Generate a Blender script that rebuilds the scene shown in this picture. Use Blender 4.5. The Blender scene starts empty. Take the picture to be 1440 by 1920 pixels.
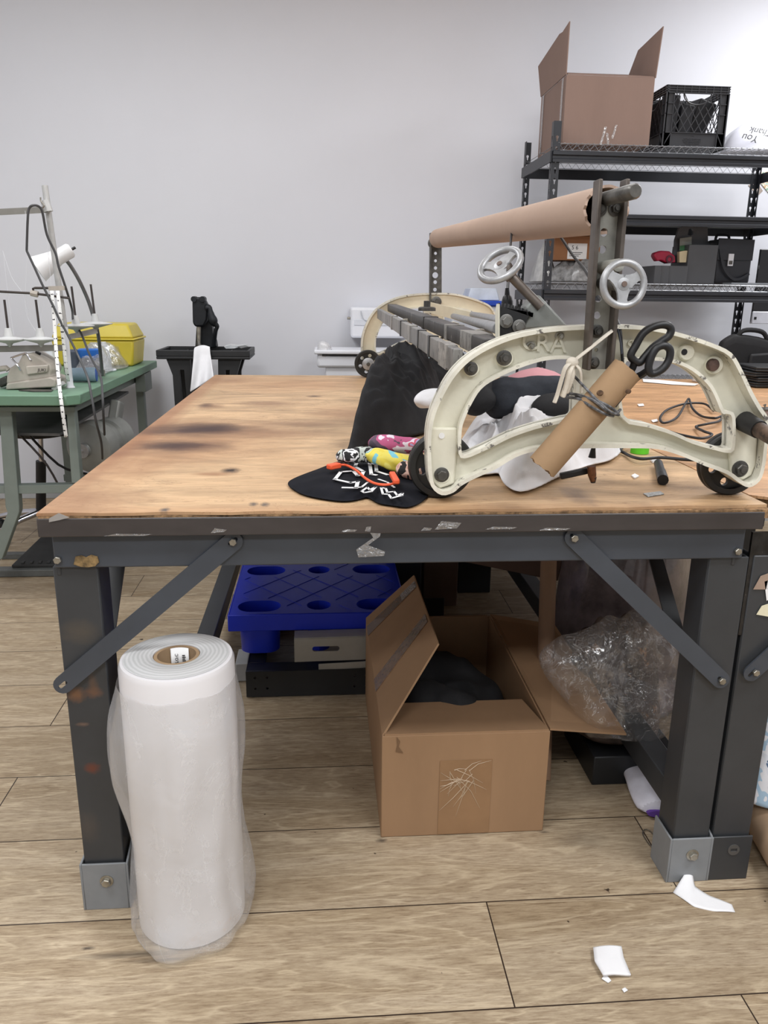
import bpy, bmesh, math, random
from mathutils import Vector as V, Matrix, noise
from math import sin, cos, pi, sqrt, atan2
random.seed(11)
scn = bpy.context.scene
COL = scn.collection

# ---------------------------------------------------------------- camera geometry (metres, Z up, table front edge along X)
F, PITCH, YAW, ROLL, CH = 1463.1, .2728, .0808, .0128, 1.3149
_cy, _sy = cos(YAW), sin(YAW)
FW = V((_sy*cos(PITCH), _cy*cos(PITCH), -sin(PITCH)))
_r = V((_cy, -_sy, 0)); _u = _r.cross(FW)
CR = _r*cos(ROLL) + _u*sin(ROLL); CU = -_r*sin(ROLL) + _u*cos(ROLL)
CAM = V((0, 0, CH))
cd = bpy.data.cameras.new('camera'); cam = bpy.data.objects.new('camera', cd); COL.objects.link(cam)
cd.sensor_fit = 'VERTICAL'; cd.sensor_height = 36; cd.sensor_width = 27; cd.lens = 36*F/1920; cd.clip_start = .02
m = Matrix((CR, CU, -FW)).transposed().to_4x4(); m.translation = CAM
cam.matrix_world = m
scn.camera = cam

def at(x, y, X=None, Y=None, Z=None):
    """measured photo point -> real point on the plane X=, Y= or Z="""
    d = FW + CR*((x-720)/F) - CU*((y-960)/F)
    i, v = (0, X) if X is not None else (1, Y) if Y is not None else (2, Z)
    return CAM + d*((v-CAM[i])/d[i])
def ps(lst, **k): return [at(x, y, **k) for x, y in lst]
def p3(lst): return [at(x, y, Y=d) for x, y, d in lst]

# ---------------------------------------------------------------- materials
def lin(c):
    r = []
    for v in c[:3]:
        v = v/255
        r.append(v/12.92 if v <= .04045 else ((v+.055)/1.055)**2.4)
    return (*r, 1)
MATS = {}
def nodes(name):
    m = bpy.data.materials.new(name); m.use_nodes = True
    nt = m.node_tree; b = nt.nodes['Principled BSDF']
    return m, nt, b
def N(nt, t, **k):
    n = nt.nodes.new(t)
    for a, v in k.items():
        if a.startswith('i_'):
            key = a[2:].replace('_', ' ')
            n.inputs[int(key) if key.isdigit() else key].default_value = v
        else: setattr(n, a, v)
    return n
def coords(nt, scale=(1, 1, 1), kind='Object', rot=(0, 0, 0)):
    tc = N(nt, 'ShaderNodeTexCoord'); mp = N(nt, 'ShaderNodeMapping')
    mp.inputs['Scale'].default_value = scale; mp.inputs['Rotation'].default_value = rot
    nt.links.new(tc.outputs[kind], mp.inputs['Vector'])
    return mp.outputs['Vector']
def ramp(nt, fac, stops, interp='LINEAR'):
    r = N(nt, 'ShaderNodeValToRGB'); cr = r.color_ramp; cr.interpolation = interp
    while len(cr.elements) < len(stops): cr.elements.new(.5)
    for e, (p, c) in zip(cr.elements, stops):
        e.position = p; e.color = c if len(c) == 4 else (*c, 1)
    nt.links.new(fac, r.inputs['Fac']); return r.outputs['Color']
def mixc(nt, fac, a, b, mode='MIX'):
    n = N(nt, 'ShaderNodeMix', data_type='RGBA', blend_type=mode)
    for s, v in ((0, fac), (6, a), (7, b)):
        if hasattr(v, 'links') or isinstance(v, bpy.types.NodeSocket): nt.links.new(v, n.inputs[s])
        else: n.inputs[s].default_value = v
    return n.outputs[2]
def noi(nt, vec, scale, detail=4, rough=.55, dist=0):
    n = N(nt, 'ShaderNodeTexNoise', i_Scale=scale, i_Detail=detail, i_Roughness=rough, i_Distortion=dist)
    nt.links.new(vec, n.inputs['Vector']); return n.outputs['Fac']
def bump(nt, b, h, strength=.2, dist=.002):
    n = N(nt, 'ShaderNodeBump', i_Strength=strength, i_Distance=dist)
    nt.links.new(h, n.inputs['Height']); nt.links.new(n.outputs['Normal'], b.inputs['Normal'])
def mat(name, c, rough=.5, metal=0., var=.12, vs=9., bmp=0., bs=180., c2=None, cut=None, spec=.5, coat=0., stretch=(1, 1, 1)):
    """painted / fabric / metal surface: base colour with soft procedural wear; c2 = colour of worn patches"""
    if name in MATS: return MATS[name]
    m, nt, b = nodes(name); L = nt.links
    v = coords(nt, stretch); n = noi(nt, v, vs, 6, .6)
    base = lin(c); d = tuple(x*(1-var*1.6) for x in base[:3]); l = tuple(min(1, x*(1+var)) for x in base[:3])
    col = ramp(nt, n, [(.3, d), (.7, l)])
    if c2:
        k = noi(nt, v, vs*2.3, 8, .7)
        f = ramp(nt, k, [(cut or .62, (0, 0, 0)), ((cut or .62)+.05, (1, 1, 1))])
        col = mixc(nt, f, col, lin(c2))
    L.new(col, b.inputs['Base Color'])
    b.inputs['Roughness'].default_value = rough; b.inputs['Metallic'].default_value = metal
    b.inputs['Specular IOR Level'].default_value = spec; b.inputs['Coat Weight'].default_value = coat
    if bmp: bump(nt, b, noi(nt, v, bs, 3), bmp)
    MATS[name] = m; return m
def film(name, tint=(255, 255, 255), body=.12, crinkle=40, gloss=.12, rough=.15, edge=.3, crease=.28):
    """thin clear plastic: see-through, with glossy crinkles, whitened creases painted in as highlights, and a little milky body"""
    if name in MATS: return MATS[name]
    m, nt, b = nodes(name); L = nt.links
    nt.nodes.remove(b); out = nt.nodes['Material Output']
    v = coords(nt); n = noi(nt, v, crinkle, 3, .5, 1.2)
    bp = N(nt, 'ShaderNodeBump', i_Strength=.9, i_Distance=.006); L.new(n, bp.inputs['Height'])
    tr = N(nt, 'ShaderNodeBsdfTransparent'); tr.inputs[0].default_value = lin(tint)
    df = N(nt, 'ShaderNodeBsdfDiffuse'); df.inputs[0].default_value = lin((238, 238, 240)); L.new(bp.outputs[0], df.inputs['Normal'])
    gl = N(nt, 'ShaderNodeBsdfGlossy'); gl.inputs['Roughness'].default_value = rough; L.new(bp.outputs[0], gl.inputs['Normal'])
    lw = N(nt, 'ShaderNodeLayerWeight', i_Blend=.35); L.new(bp.outputs[0], lw.inputs['Normal'])
    ad = N(nt, 'ShaderNodeMath', operation='MULTIPLY_ADD'); L.new(lw.outputs['Facing'], ad.inputs[0]); ad.inputs[1].default_value = edge; ad.inputs[2].default_value = gloss
    cn = noi(nt, v, crinkle*.45, 5, .55, 2.5); cz = ramp(nt, cn, [(.485, (0, 0, 0)), (.5, (1, 1, 1)), (.515, (0, 0, 0))])  # thin white lines like whitened creases, painted in for crinkle highlights
    fc = N(nt, 'ShaderNodeMath', operation='MULTIPLY_ADD', i_1=crease, i_2=body); L.new(cz, fc.inputs[0])
    m1 = N(nt, 'ShaderNodeMixShader'); L.new(fc.outputs[0], m1.inputs[0]); L.new(tr.outputs[0], m1.inputs[1]); L.new(df.outputs[0], m1.inputs[2])
    m2 = N(nt, 'ShaderNodeMixShader'); L.new(ad.outputs[0], m2.inputs[0]); L.new(m1.outputs[0], m2.inputs[1]); L.new(gl.outputs[0], m2.inputs[2])
    L.new(m2.outputs[0], out.inputs['Surface'])
    MATS[name] = m; return m

# ---------------------------------------------------------------- mesh building
class MB:
    def __init__(s): s.b = bmesh.new()
    def _hull(s, co, faces):
        vs = [s.b.verts.new(c) for c in co]
        for f in faces: s.b.faces.new([vs[i] for i in f])
        return s
    def box(s, x0, x1, y0, y1, z0, z1):
        return s._hull([(x, y, z) for z in (z0, z1) for y in (y0, y1) for x in (x0, x1)],
                       [(0, 2, 3, 1), (4, 5, 7, 6), (0, 1, 5, 4), (2, 6, 7, 3), (0, 4, 6, 2), (1, 3, 7, 5)])
    def bar(s, p, q, w, h, up=(0, 0, 1)):
        p, q = V(p), V(q); d = (q-p).normalized(); side = d.cross(V(up)).normalized(); u = side.cross(d)
        co = [c+side*a*w/2+u*b_*h/2 for c in (p, q) for a, b_ in ((-1, -1), (1, -1), (1, 1), (-1, 1))]
        return s._hull(co, [(3, 2, 1, 0), (4, 5, 6, 7), (0, 1, 5, 4), (1, 2, 6, 5), (2, 3, 7, 6), (3, 0, 4, 7)])
    def prism(s, poly, off):
        off = V(off); a = [V(p) for p in poly]; n = len(a)
        vs = [s.b.verts.new(p) for p in a]+[s.b.verts.new(p+off) for p in a]
        s.b.faces.new(vs[:n]); s.b.faces.new(vs[n:][::-1])
        for i in range(n): s.b.faces.new([vs[i], vs[i+n], vs[(i+1) % n+n], vs[(i+1) % n]])
        return s
    def loft(s, rings, cap=True, closed=False):
        vv = [[s.b.verts.new(p) for p in r] for r in rings]; n = len(rings[0])
        k = len(vv)
        for i in range(k if closed else k-1):
            for j in range(n):
                s.b.faces.new([vv[i][j], vv[i][(j+1) % n], vv[(i+1) % k][(j+1) % n], vv[(i+1) % k][j]])
        if cap and not closed:
            s.b.faces.new(vv[0][::-1]); s.b.faces.new(vv[-1])
        return s
    def tube(s, pts, r, n=8, closed=False, flat=None, cap=True):
        """swept tube; r number or list; flat=(w,t) makes a flat strip"""
        pts = [V(p) for p in pts]; k = len(pts); rings = []
        t0 = (pts[1]-pts[0]).normalized(); up = V((0, 0, 1)) if abs(t0.z) < .9 else V((0, 1, 0))
        u = (up-t0*up.dot(t0)).normalized()
        for i in range(k):
            a = pts[(i-1) % k] if (i or closed) else pts[0]; c = pts[(i+1) % k] if (i < k-1 or closed) else pts[-1]
            t = (c-a).normalized() if (c-a).length > 1e-9 else t0
            u = (u-t*u.dot(t)); u = u.normalized() if u.length > 1e-6 else V((1, 0, 0)); w = t.cross(u)
            rr = r[i] if isinstance(r, (list, tuple)) else r
            if flat:
                a_, b_ = flat
                rings.append([pts[i]+u*x*b_/2+w*y*a_/2 for x, y in ((-1, -1), (1, -1), (1, 1), (-1, 1))])
            else:
                rings.append([pts[i]+(u*cos(2*pi*j/n)+w*sin(2*pi*j/n))*rr for j in range(n)])
        return s.loft(rings, cap, closed)
    def cyl(s, p, q, r, r2=None, n=20):
        return s.tube([p, q], [r, r if r2 is None else r2], n)
    def lathe(s, prof, c, axis=(0, 0, 1), n=32, close=False, cap=True):
        """prof [(radius, height)] turned about axis through c"""
        c, ax = V(c), V(axis).normalized(); a = ax.orthogonal().normalized(); b_ = ax.cross(a)
        rings = [[c+ax*h+(a*cos(2*pi*j/n)+b_*sin(2*pi*j/n))*max(r, 1e-5) for j in range(n)] for r, h in prof]
        return s.loft(rings, cap and not close, close)
    def hexa(s, c, axis, r, h): return s.lathe([(r, 0), (r, h*.85), (r*.86, h)], c, axis, 6)
    def ball(s, c, r, sc=(1, 1, 1), n=16):
        m_ = Matrix.Translation(V(c)) @ Matrix.Diagonal((sc[0], sc[1], sc[2], 1))
        bmesh.ops.create_uvsphere(s.b, u_segments=n, v_segments=max(6, n//2), radius=r, matrix=m_); return s
    def grid(s, fn, nu, nv, wrapu=False):
        vv = [[s.b.verts.new(fn(i/(nu if wrapu else nu-1), j/(nv-1))) for j in range(nv)] for i in range(nu)]
        for i in range(nu if wrapu else nu-1):
            for j in range(nv-1):
                s.b.faces.new([vv[i][j], vv[(i+1) % nu][j], vv[(i+1) % nu][j+1], vv[i][j+1]])
        return s
    def plate(s, outline, holes, t, M):
        """flat plate with real holes: 2-D outline in x,y, thickness t, placed by matrix M"""
        cu = bpy.data.curves.new('tmp', 'CURVE'); cu.dimensions = '2D'; cu.fill_mode = 'BOTH'; cu.extrude = t/2
        for pl in [outline]+list(holes):
            sp = cu.splines.new('POLY'); sp.points.add(len(pl)-1); sp.use_cyclic_u = True
            for q, p in zip(sp.points, pl): q.co = (p[0], p[1], 0, 1)
        o = bpy.data.objects.new('tmp', cu); COL.objects.link(o)
        me = bpy.data.meshes.new_from_object(o.evaluated_get(bpy.context.evaluated_depsgraph_get()))
        me.transform(M); s.b.from_mesh(me)
        bpy.data.objects.remove(o); bpy.data.curves.remove(cu); bpy.data.meshes.remove(me); return s
    def text(s, body, size, t, M, shear=0, align='CENTER'):
        cu = bpy.data.curves.new('tmp', 'FONT'); cu.body = body; cu.size = size; cu.extrude = t/2; cu.shear = shear; cu.align_x = align; cu.align_y = 'CENTER'
        o = bpy.data.objects.new('tmp', cu); COL.objects.link(o)
        me = bpy.data.meshes.new_from_object(o.evaluated_get(bpy.context.evaluated_depsgraph_get()))
        me.transform(M); s.b.from_mesh(me)
        bpy.data.objects.remove(o); bpy.data.curves.remove(cu); bpy.data.meshes.remove(me); return s
    def build(s, name, m, parent=None, bev=0, sub=0, solid=0, smooth=40, weld=False, label=None):
        if weld: bmesh.ops.remove_doubles(s.b, verts=s.b.verts, dist=1e-4)
        bmesh.ops.recalc_face_normals(s.b, faces=s.b.faces)
        if parent is not None:
            root = parent; off = V((0, 0, 0))
            while root is not None: off += root.location; root = root.parent
        else:
            co = [v.co for v in s.b.verts]
            off = V(((min(c.x for c in co)+max(c.x for c in co))/2, (min(c.y for c in co)+max(c.y for c in co))/2, min(c.z for c in co)))
        bmesh.ops.translate(s.b, verts=s.b.verts, vec=-off)
        me = bpy.data.meshes.new(name); s.b.to_mesh(me); s.b.free()
        for p in me.polygons: p.use_smooth = True
        me.set_sharp_from_angle(angle=math.radians(smooth))
        me.materials.append(m)
        o = bpy.data.objects.new(name, me); COL.objects.link(o)
        if parent is not None: o.parent = parent
        else: o.location = off
        if solid:
            md = o.modifiers.new('thickness', 'SOLIDIFY'); md.thickness = solid; md.offset = 0
        if bev:
            md = o.modifiers.new('soft_edges', 'BEVEL'); md.width = bev; md.segments = 2; md.limit_method = 'ANGLE'; md.angle_limit = .6
        if sub:
            md = o.modifiers.new('smooth', 'SUBSURF'); md.levels = sub; md.render_levels = sub
        if label: o['label'] = label
        return o
def tag(o, label, cat, group=None, kind=None):
    o['label'] = label; o['category'] = cat
    if group: o['group'] = group
    if kind: o['kind'] = kind
    return o
def thing(name, label, cat, loc, group=None):
    o = bpy.data.objects.new(name, None); COL.objects.link(o); o.location = V(loc); o.empty_display_size = .05
    return tag(o, label, cat, group)
def struct(name, mb, m, **k):
    o = mb.build(name, m, **k); o['kind'] = 'structure'; return o
def PXZ(y, t=1):  # plate matrix: local x->X, y->Z, thickness along Y, centred on plane Y=y
    return Matrix(((1, 0, 0, 0), (0, 0, -1, y), (0, 1, 0, 0), (0, 0, 0, 1)))
def spots(nt, v, c, burns, ax=(0, 1)):
    """stains with a shape of their own: (centre, centre, half-size, half-size, colour, strength)"""
    for bx, by, sx, sy, col, k in burns:
        loc, sc_, msk = [0, 0, 0], [0, 0, 0], [0, 0, 0]
        loc[ax[0]], loc[ax[1]] = -bx/sx, -by/sy; sc_[ax[0]], sc_[ax[1]] = 1/sx, 1/sy; msk[ax[0]] = msk[ax[1]] = 1
        mpb = N(nt, 'ShaderNodeMapping'); mpb.inputs['Location'].default_value = loc; mpb.inputs['Scale'].default_value = sc_
        nt.links.new(v, mpb.inputs['Vector'])
        off = N(nt, 'ShaderNodeVectorMath', operation='ADD'); nt.links.new(mpb.outputs[0], off.inputs[0]); off.inputs[1].default_value = (bx*91, by*57, 3)
        dn = N(nt, 'ShaderNodeTexNoise', i_Scale=1.6, i_Detail=6, i_Roughness=.65); nt.links.new(off.outputs[0], dn.inputs['Vector'])
        ad = N(nt, 'ShaderNodeVectorMath', operation='MULTIPLY_ADD'); nt.links.new(dn.outputs['Color'], ad.inputs[0]); ad.inputs[1].default_value = (.9, .9, .9); nt.links.new(mpb.outputs[0], ad.inputs[2])
        sb = N(nt, 'ShaderNodeVectorMath', operation='SUBTRACT'); nt.links.new(ad.outputs[0], sb.inputs[0]); sb.inputs[1].default_value = (.45, .45, .45)
        ln = N(nt, 'ShaderNodeVectorMath', operation='MULTIPLY'); nt.links.new(sb.outputs[0], ln.inputs[0]); ln.inputs[1].default_value = msk
        ll = N(nt, 'ShaderNodeVectorMath', operation='LENGTH'); nt.links.new(ln.outputs[0], ll.inputs[0])
        fa = ramp(nt, ll.outputs['Value'], [(.2, (k, k, k)), (.6, (k*.55,)*3), (1.0, (0, 0, 0))])
        c = mixc(nt, fa, c, lin(col))
    return c
def circ(cx, cy, r, n=20, sx=1): return [(cx+r*sx*cos(2*pi*i/n), cy+r*sin(2*pi*i/n)) for i in range(n)]
def spline(pts, k=6, closed=False):
    """Catmull-Rom through points (tuples or vectors)"""
    pts = [V(p) for p in pts]; n = len(pts); out = []
    for i in range(n if closed else n-1):
        g = (lambda j: pts[j % n]) if closed else (lambda j: pts[max(0, min(n-1, j))])
        a, b_, c, d = g(i-1), g(i), g(i+1), g(i+2)
        for q in range(k):
            t = q/k
            out.append(.5*((2*b_)+(c-a)*t+(2*a-5*b_+4*c-d)*t*t+(3*b_-a-3*c+d)*t**3))
    if not closed: out.append(pts[-1])
    return out
def inset(poly, d):
    """offset a closed 2-D outline; positive = to the left of travel"""
    n = len(poly); out = []
    for i in range(n):
        a, b_, c = V(poly[i-1][:2]), V(poly[i][:2]), V(poly[(i+1) % n][:2])
        d1 = (b_-a).normalized(); d2 = (c-b_).normalized()
        n1 = V((-d1.y, d1.x)); n2 = V((-d2.y, d2.x)); k = (n1+n2)
        k = k.normalized() if k.length > 1e-6 else n1
        out.append(tuple(b_+k*d/max(.5, k.dot(n1))))
    return out
def area(poly): return sum(poly[i-1][0]*poly[i][1]-poly[i][0]*poly[i-1][1] for i in range(len(poly)))/2
def nz(x, y, z=0., s=1.): return noise.noise(V((x*s, y*s, z)))
def mound(outline, hfun, z0, nt=96, nr=26, c=None, lift=.004):
    """soft heap of cloth: outline (x,y) on the surface below, hfun(s, x, y) height; closed underneath"""
    c = c or (sum(p[0] for p in outline)/len(outline), sum(p[1] for p in outline)/len(outline))
    o = spline([(p[0], p[1], 0) for p in outline], 10, True)
    polar = sorted((atan2(p.y-c[1], p.x-c[0]), sqrt((p.x-c[0])**2+(p.y-c[1])**2)) for p in o)
    def rad(t):
        m_ = len(polar)
        for i in range(m_):
            a, ra = polar[i-1]; b_, rb = polar[i]
            if i == 0: a -= 2*pi
            if a <= t <= b_: return ra+(rb-ra)*(t-a)/max(1e-9, b_-a)
        return polar[-1][1]
    mb = MB(); rings = []
    for i in range(1, nr+1):
        s = i/nr; ring = []
        for j in range(nt):
            t = -pi+2*pi*j/nt; R = rad(t)*s; x, y = c[0]+R*cos(t), c[1]+R*sin(t)
            ring.append((x, y, z0+max(lift, hfun(s, x, y))))
        rings.append(ring)
    rings.append([(x, y, z0+.0005) for x, y, z in rings[-1]])
    vv = [[mb.b.verts.new(p) for p in r] for r in rings]
    for i in range(len(vv)-1):
        for j in range(nt): mb.b.faces.new([vv[i][j], vv[i][(j+1) % nt], vv[i+1][(j+1) % nt], vv[i+1][j]])
    top = mb.b.verts.new((c[0], c[1], z0+max(lift, hfun(0, c[0], c[1]))))
    for j in range(nt): mb.b.faces.new([top, vv[0][(j+1) % nt], vv[0][j]][::-1])
    mb.b.faces.new(vv[-1])
    return mb
def crease(x, y, seed, fs, st=(1, 1)):
    x, y = x*fs*st[0], y*fs*st[1]
    wx, wy = x+.9*nz(x*.6, y*.6, seed+11), y+.9*nz(x*.6, y*.6, seed+17)
    a = nz(wx*.55, wy*.55, seed); r1 = (1-abs(nz(wx, wy, seed+3))*1.9); r2 = (1-abs(nz(wx*2.1+5, wy*2.1, seed+7))*1.9)
    return .8*a+.6*max(0, r1)**2, (max(0, r2)**2)*.22
def garment(name, label, cat, pix, z0, h, m, seed=0, fold=.35, fs=9, edge=2.2, group=None, c=None, stretch=(1, 1), sub=1):
    out = [at(x, y, Z=z0) for x, y in pix]
    def hf(s, x, y):
        base = max(0, 1-s**edge)
        a, b_ = crease(x, y, seed, fs, stretch)
        return h*base*(1+fold*a)+h*fold*(b_+.35*a)*(base**.35)
    o = mound([(p.x, p.y) for p in out], hf, z0, nt=150, nr=44, c=c, lift=.010).build(name, m, sub=sub, smooth=180)
    return tag(o, label, cat, group)
def bolt(parent, c, axis, r, m, washer=True, stud=True, name='bolt', h=None):
    b = MB(); ax = V(axis).normalized(); c = V(c); h = h or r*.9
    if washer: b.lathe([(r*1.45, 0), (r*1.45, r*.2), (r*1.3, r*.25)], c, ax, 20)
    b.hexa(c+ax*r*.2, ax, r, h)
    if stud: b.cyl(c+ax*(r*.2+h), c+ax*(r*.2+h*1.45), r*.5, n=10)
    return b.build(name, m, parent)
# ================================================================ ROOM
def floor_mat():
    m, nt, b = nodes('oak_laminate'); L = nt.links
    v = coords(nt)
    sh = N(nt, 'ShaderNodeMapping'); sh.inputs['Location'].default_value = (3.24, 2.80, 0); L.new(v, sh.inputs['Vector'])
    br = N(nt, 'ShaderNodeTexBrick', offset=.37, offset_frequency=2, i_Scale=1, i_Mortar_Size=.0016, i_Mortar_Smooth=.1, i_Bias=0, i_Brick_Width=1.216, i_Row_Height=.271)
    br.inputs['Color1'].default_value = (0, 0, 0, 1); br.inputs['Color2'].default_value = (1, 1, 1, 1)
    L.new(sh.outputs[0], br.inputs['Vector'])
    rnd = N(nt, 'ShaderNodeSeparateColor'); L.new(br.outputs['Color'], rnd.inputs[0])
    off = N(nt, 'ShaderNodeCombineXYZ')
    k = N(nt, 'ShaderNodeMath', operation='MULTIPLY', i_1=37.); L.new(rnd.outputs[0], k.inputs[0])
    L.new(k.outputs[0], off.inputs[0]); L.new(k.outputs[0], off.inputs[2])
    add = N(nt, 'ShaderNodeVectorMath', operation='ADD'); L.new(v, add.inputs[0]); L.new(off.outputs[0], add.inputs[1])
    mp = N(nt, 'ShaderNodeMapping'); mp.inputs['Scale'].default_value = (1, 9, 1); L.new(add.outputs[0], mp.inputs['Vector'])
    fine = noi(nt, mp.outputs[0], 26, 8, .66, .3)
    mp2 = N(nt, 'ShaderNodeMapping'); mp2.inputs['Scale'].default_value = (.9, 6.5, 1); L.new(add.outputs[0], mp2.inputs['Vector'])
    big = noi(nt, mp2.outputs[0], 1.7, 4, .5, .6)
    bands = N(nt, 'ShaderNodeMath', operation='MULTIPLY', i_1=9.); L.new(big, bands.inputs[0])
    fr = N(nt, 'ShaderNodeMath', operation='FRACT'); L.new(bands.outputs[0], fr.inputs[0])
    ringl = ramp(nt, fr.outputs[0], [(.0, (1, 1, 1)), (.12, (0, 0, 0)), (.8, (0, 0, 0)), (1, (1, 1, 1))])
    c1 = ramp(nt, fine, [(.25, lin((132, 112, 90))), (.45, lin((172, 154, 130))), (.6, lin((190, 173, 148))), (.78, lin((206, 190, 166)))])
    tone = ramp(nt, big, [(.3, lin((226, 220, 210))), (.7, lin((255, 255, 255)))])
    c2 = mixc(nt, 1., c1, tone, 'MULTIPLY')
    rf = N(nt, 'ShaderNodeMath', operation='MULTIPLY', i_1=.34); L.new(ringl, rf.inputs[0])
    c3 = mixc(nt, rf.outputs[0], c2, lin((226, 208, 178)))
    v2 = noi(nt, mp.outputs[0], 45, 4, .7)
    streak = ramp(nt, v2, [(.56, (0, 0, 0)), (.72, (.5, .5, .5))])
    c3 = mixc(nt, streak, c3, lin((118, 92, 66)))
    pt = ramp(nt, rnd.outputs[0], [(0, (.86, .86, .86)), (1, (1.0, 1.0, 1.0))])
    c4 = mixc(nt, 1., c3, pt, 'MULTIPLY')
    c5 = mixc(nt, br.outputs['Fac'], c4, lin((52, 40, 32)))
    # dark scuffs and dirt specks
    d = noi(nt, v, 33, 2, .4)
    sp = ramp(nt, d, [(.77, (0, 0, 0)), (.79, (1, 1, 1))])
    c6 = mixc(nt, sp, c5, lin((60, 48, 38)))
    fl = []
    for x, y, px, py, k in ((240, 1790, 120, 9, .75), (165, 1778, 16, 4, .9), (300, 1800, 90, 6, .5), (345, 1735, 40, 10, .3), (715, 1576, 14, 5, .8), (1020, 1560, 12, 3, .6), (1095, 1575, 60, 20, .3)):
        q = at(x, y, Z=0); fl.append((q.x-.4, q.y-1.25, abs(at(x+px, y, Z=0).x-q.x), abs(at(x, y-py, Z=0).y-q.y), (70, 60, 52), k))
    c6 = spots(nt, v, c6, fl)
    L.new(c6, b.inputs['Base Color']); b.inputs['Roughness'].default_value = .5; b.inputs['Specular IOR Level'].default_value = .3
    bump(nt, b, fine, .12, .001)
    return m
M_floor = floor_mat()
M_wall = mat('white_wall_paint', (219, 220, 226), .75, var=.012, vs=1.6, bmp=.06, bs=220)
M_ceil = mat('ceiling_paint', (235, 235, 235), .9, var=.01)
M_base = mat('baseboard_paint', (186, 188, 190), .5, var=.03)
X0, X1, YB, YF, ZC = -3.6, 4.4, 5.1, -2.6, 3.3
struct('floor', MB().box(X0, X1, YF, YB, -.05, 0), M_floor)
struct('ceiling', MB().box(X0, X1, YF, YB, ZC, ZC+.05), M_ceil)
struct('wall_back', MB().box(X0, X1, YB, YB+.1, -.05, ZC+.05), M_wall)
struct('wall_left', MB().box(X0-.1, X0, YF, YB+.1, -.05, ZC+.05), M_wall)
struct('wall_right', MB().box(X1, X1+.1, YF, YB+.1, -.05, ZC+.05), M_wall)
struct('baseboard_back', MB().box(X0, X1, YB-.014, YB, 0, .1), M_base, bev=.003)

# shared materials
M_grey = mat('dark_grey_enamel', (57, 59, 62), .42, var=.1, vs=6, bmp=.05, bs=300, c2=(84, 76, 68), cut=.72)
M_greyb = mat('blue_grey_enamel', (64, 69, 77), .38, var=.1, vs=7, c2=(104, 84, 74), cut=.73)
M_sleeve = mat('light_grey_primer', (132, 135, 138), .55, var=.08, vs=12, c2=(112, 112, 112), cut=.7)
M_steel = mat('zinc_bolt_steel', (168, 164, 154), .35, .85, var=.2, vs=60)
M_darkst = mat('oily_dark_steel', (98, 96, 92), .4, .6, var=.3, vs=30)
M_alu = mat('cast_aluminium', (166, 167, 169), .42, .55, var=.16, vs=35, bmp=.1, bs=120)
M_black = mat('black_plastic', (26, 26, 28), .45, var=.15)
M_blackm = mat('black_rubber', (22, 22, 23), .62, var=.2, vs=30)
M_white = mat('white_plastic', (232, 234, 240), .4, var=.02)
M_whitec = mat('white_cotton', (232, 232, 235), .9, var=.03, vs=20, bmp=.25, bs=400)
M_blackc = mat('black_fleece', (40, 40, 42), .85, var=.2, vs=14, bmp=.35, bs=500, spec=.3)
M_card = mat('kraft_cardboard', (160, 128, 98), .82, var=.06, vs=5, bmp=.12, bs=160, stretch=(1, 1, .25), spec=.2)
M_cardp = mat('pale_carton', (181, 144, 122), .82, var=.05, vs=5, bmp=.12, bs=160, stretch=(1, 1, .2), spec=.2)
M_cardedge = mat('cardboard_edge', (196, 164, 126), .9, var=.2, vs=60)
M_tubec = mat('spiral_board_tube', (150, 122, 100), .8, var=.06, vs=9, spec=.2)
M_clear = film('clear_film', body=.10)
M_tape = film('packing_tape', body=.07, gloss=.10, crinkle=90, edge=.25)
M_paper = mat('white_paper', (238, 238, 238), .85, var=.02)
M_chrome = mat('chrome', (200, 200, 205), .15, 1., var=.05)
M_cord = mat('black_cord_rubber', (30, 30, 32), .5, var=.1)
# ================================================================ CUTTING TABLE
def ply_mat(name, burns, tint=(199, 167, 130)):
    m, nt, b = nodes(name); L = nt.links
    v = coords(nt, kind='Object')
    mp = N(nt, 'ShaderNodeMapping'); mp.inputs['Scale'].default_value = (1, 2.6, 1); L.new(v, mp.inputs['Vector'])
    g = noi(nt, mp.outputs[0], 3.2, 8, .62, 1.1)
    t = lin(tint)
    c = ramp(nt, g, [(.28, tuple(x*.62 for x in t[:3])), (.46, tuple(x*.92 for x in t[:3])), (.62, tuple(min(1, x*1.2) for x in t[:3]))])
    mp3 = N(nt, 'ShaderNodeMapping'); mp3.inputs['Scale'].default_value = (1, 9, 1); L.new(v, mp3.inputs['Vector'])
    f = noi(nt, mp3.outputs[0], 14, 8, .7)
    c = mixc(nt, .55, c, ramp(nt, f, [(.3, (.62, .56, .5)), (.6, (1, 1, 1))]), 'MULTIPLY')
    # grey-brown dirt clouds
    d = noi(nt, v, 1.9, 6, .65)
    c = mixc(nt, ramp(nt, d, [(.55, (0, 0, 0)), (.8, (.55, .55, .55))]), c, lin((120, 88, 66)))
    # veneer cracks
    cr = noi(nt, mp.outputs[0], 2.2, 7, .6, 2.2)
    crk = ramp(nt, cr, [(.494, (0, 0, 0)), (.5, (.5, .5, .5)), (.506, (0, 0, 0))])
    c = mixc(nt, crk, c, lin((110, 72, 46)))
    c = spots(nt, v, c, burns)
    L.new(c, b.inputs['Base Color']); b.inputs['Roughness'].default_value = .5; b.inputs['Specular IOR Level'].default_value = .35
    bump(nt, b, g, .15, .002)
    return m
TX0, TX1, TY0, TY1, TZ = -.537, .905, 1.452, 4.03, .91
T = thing('cutting_table', 'long plywood-topped cutting table on dark grey steel legs, scorch marks on top', 'table', (.18, 2.74, 0))
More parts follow.
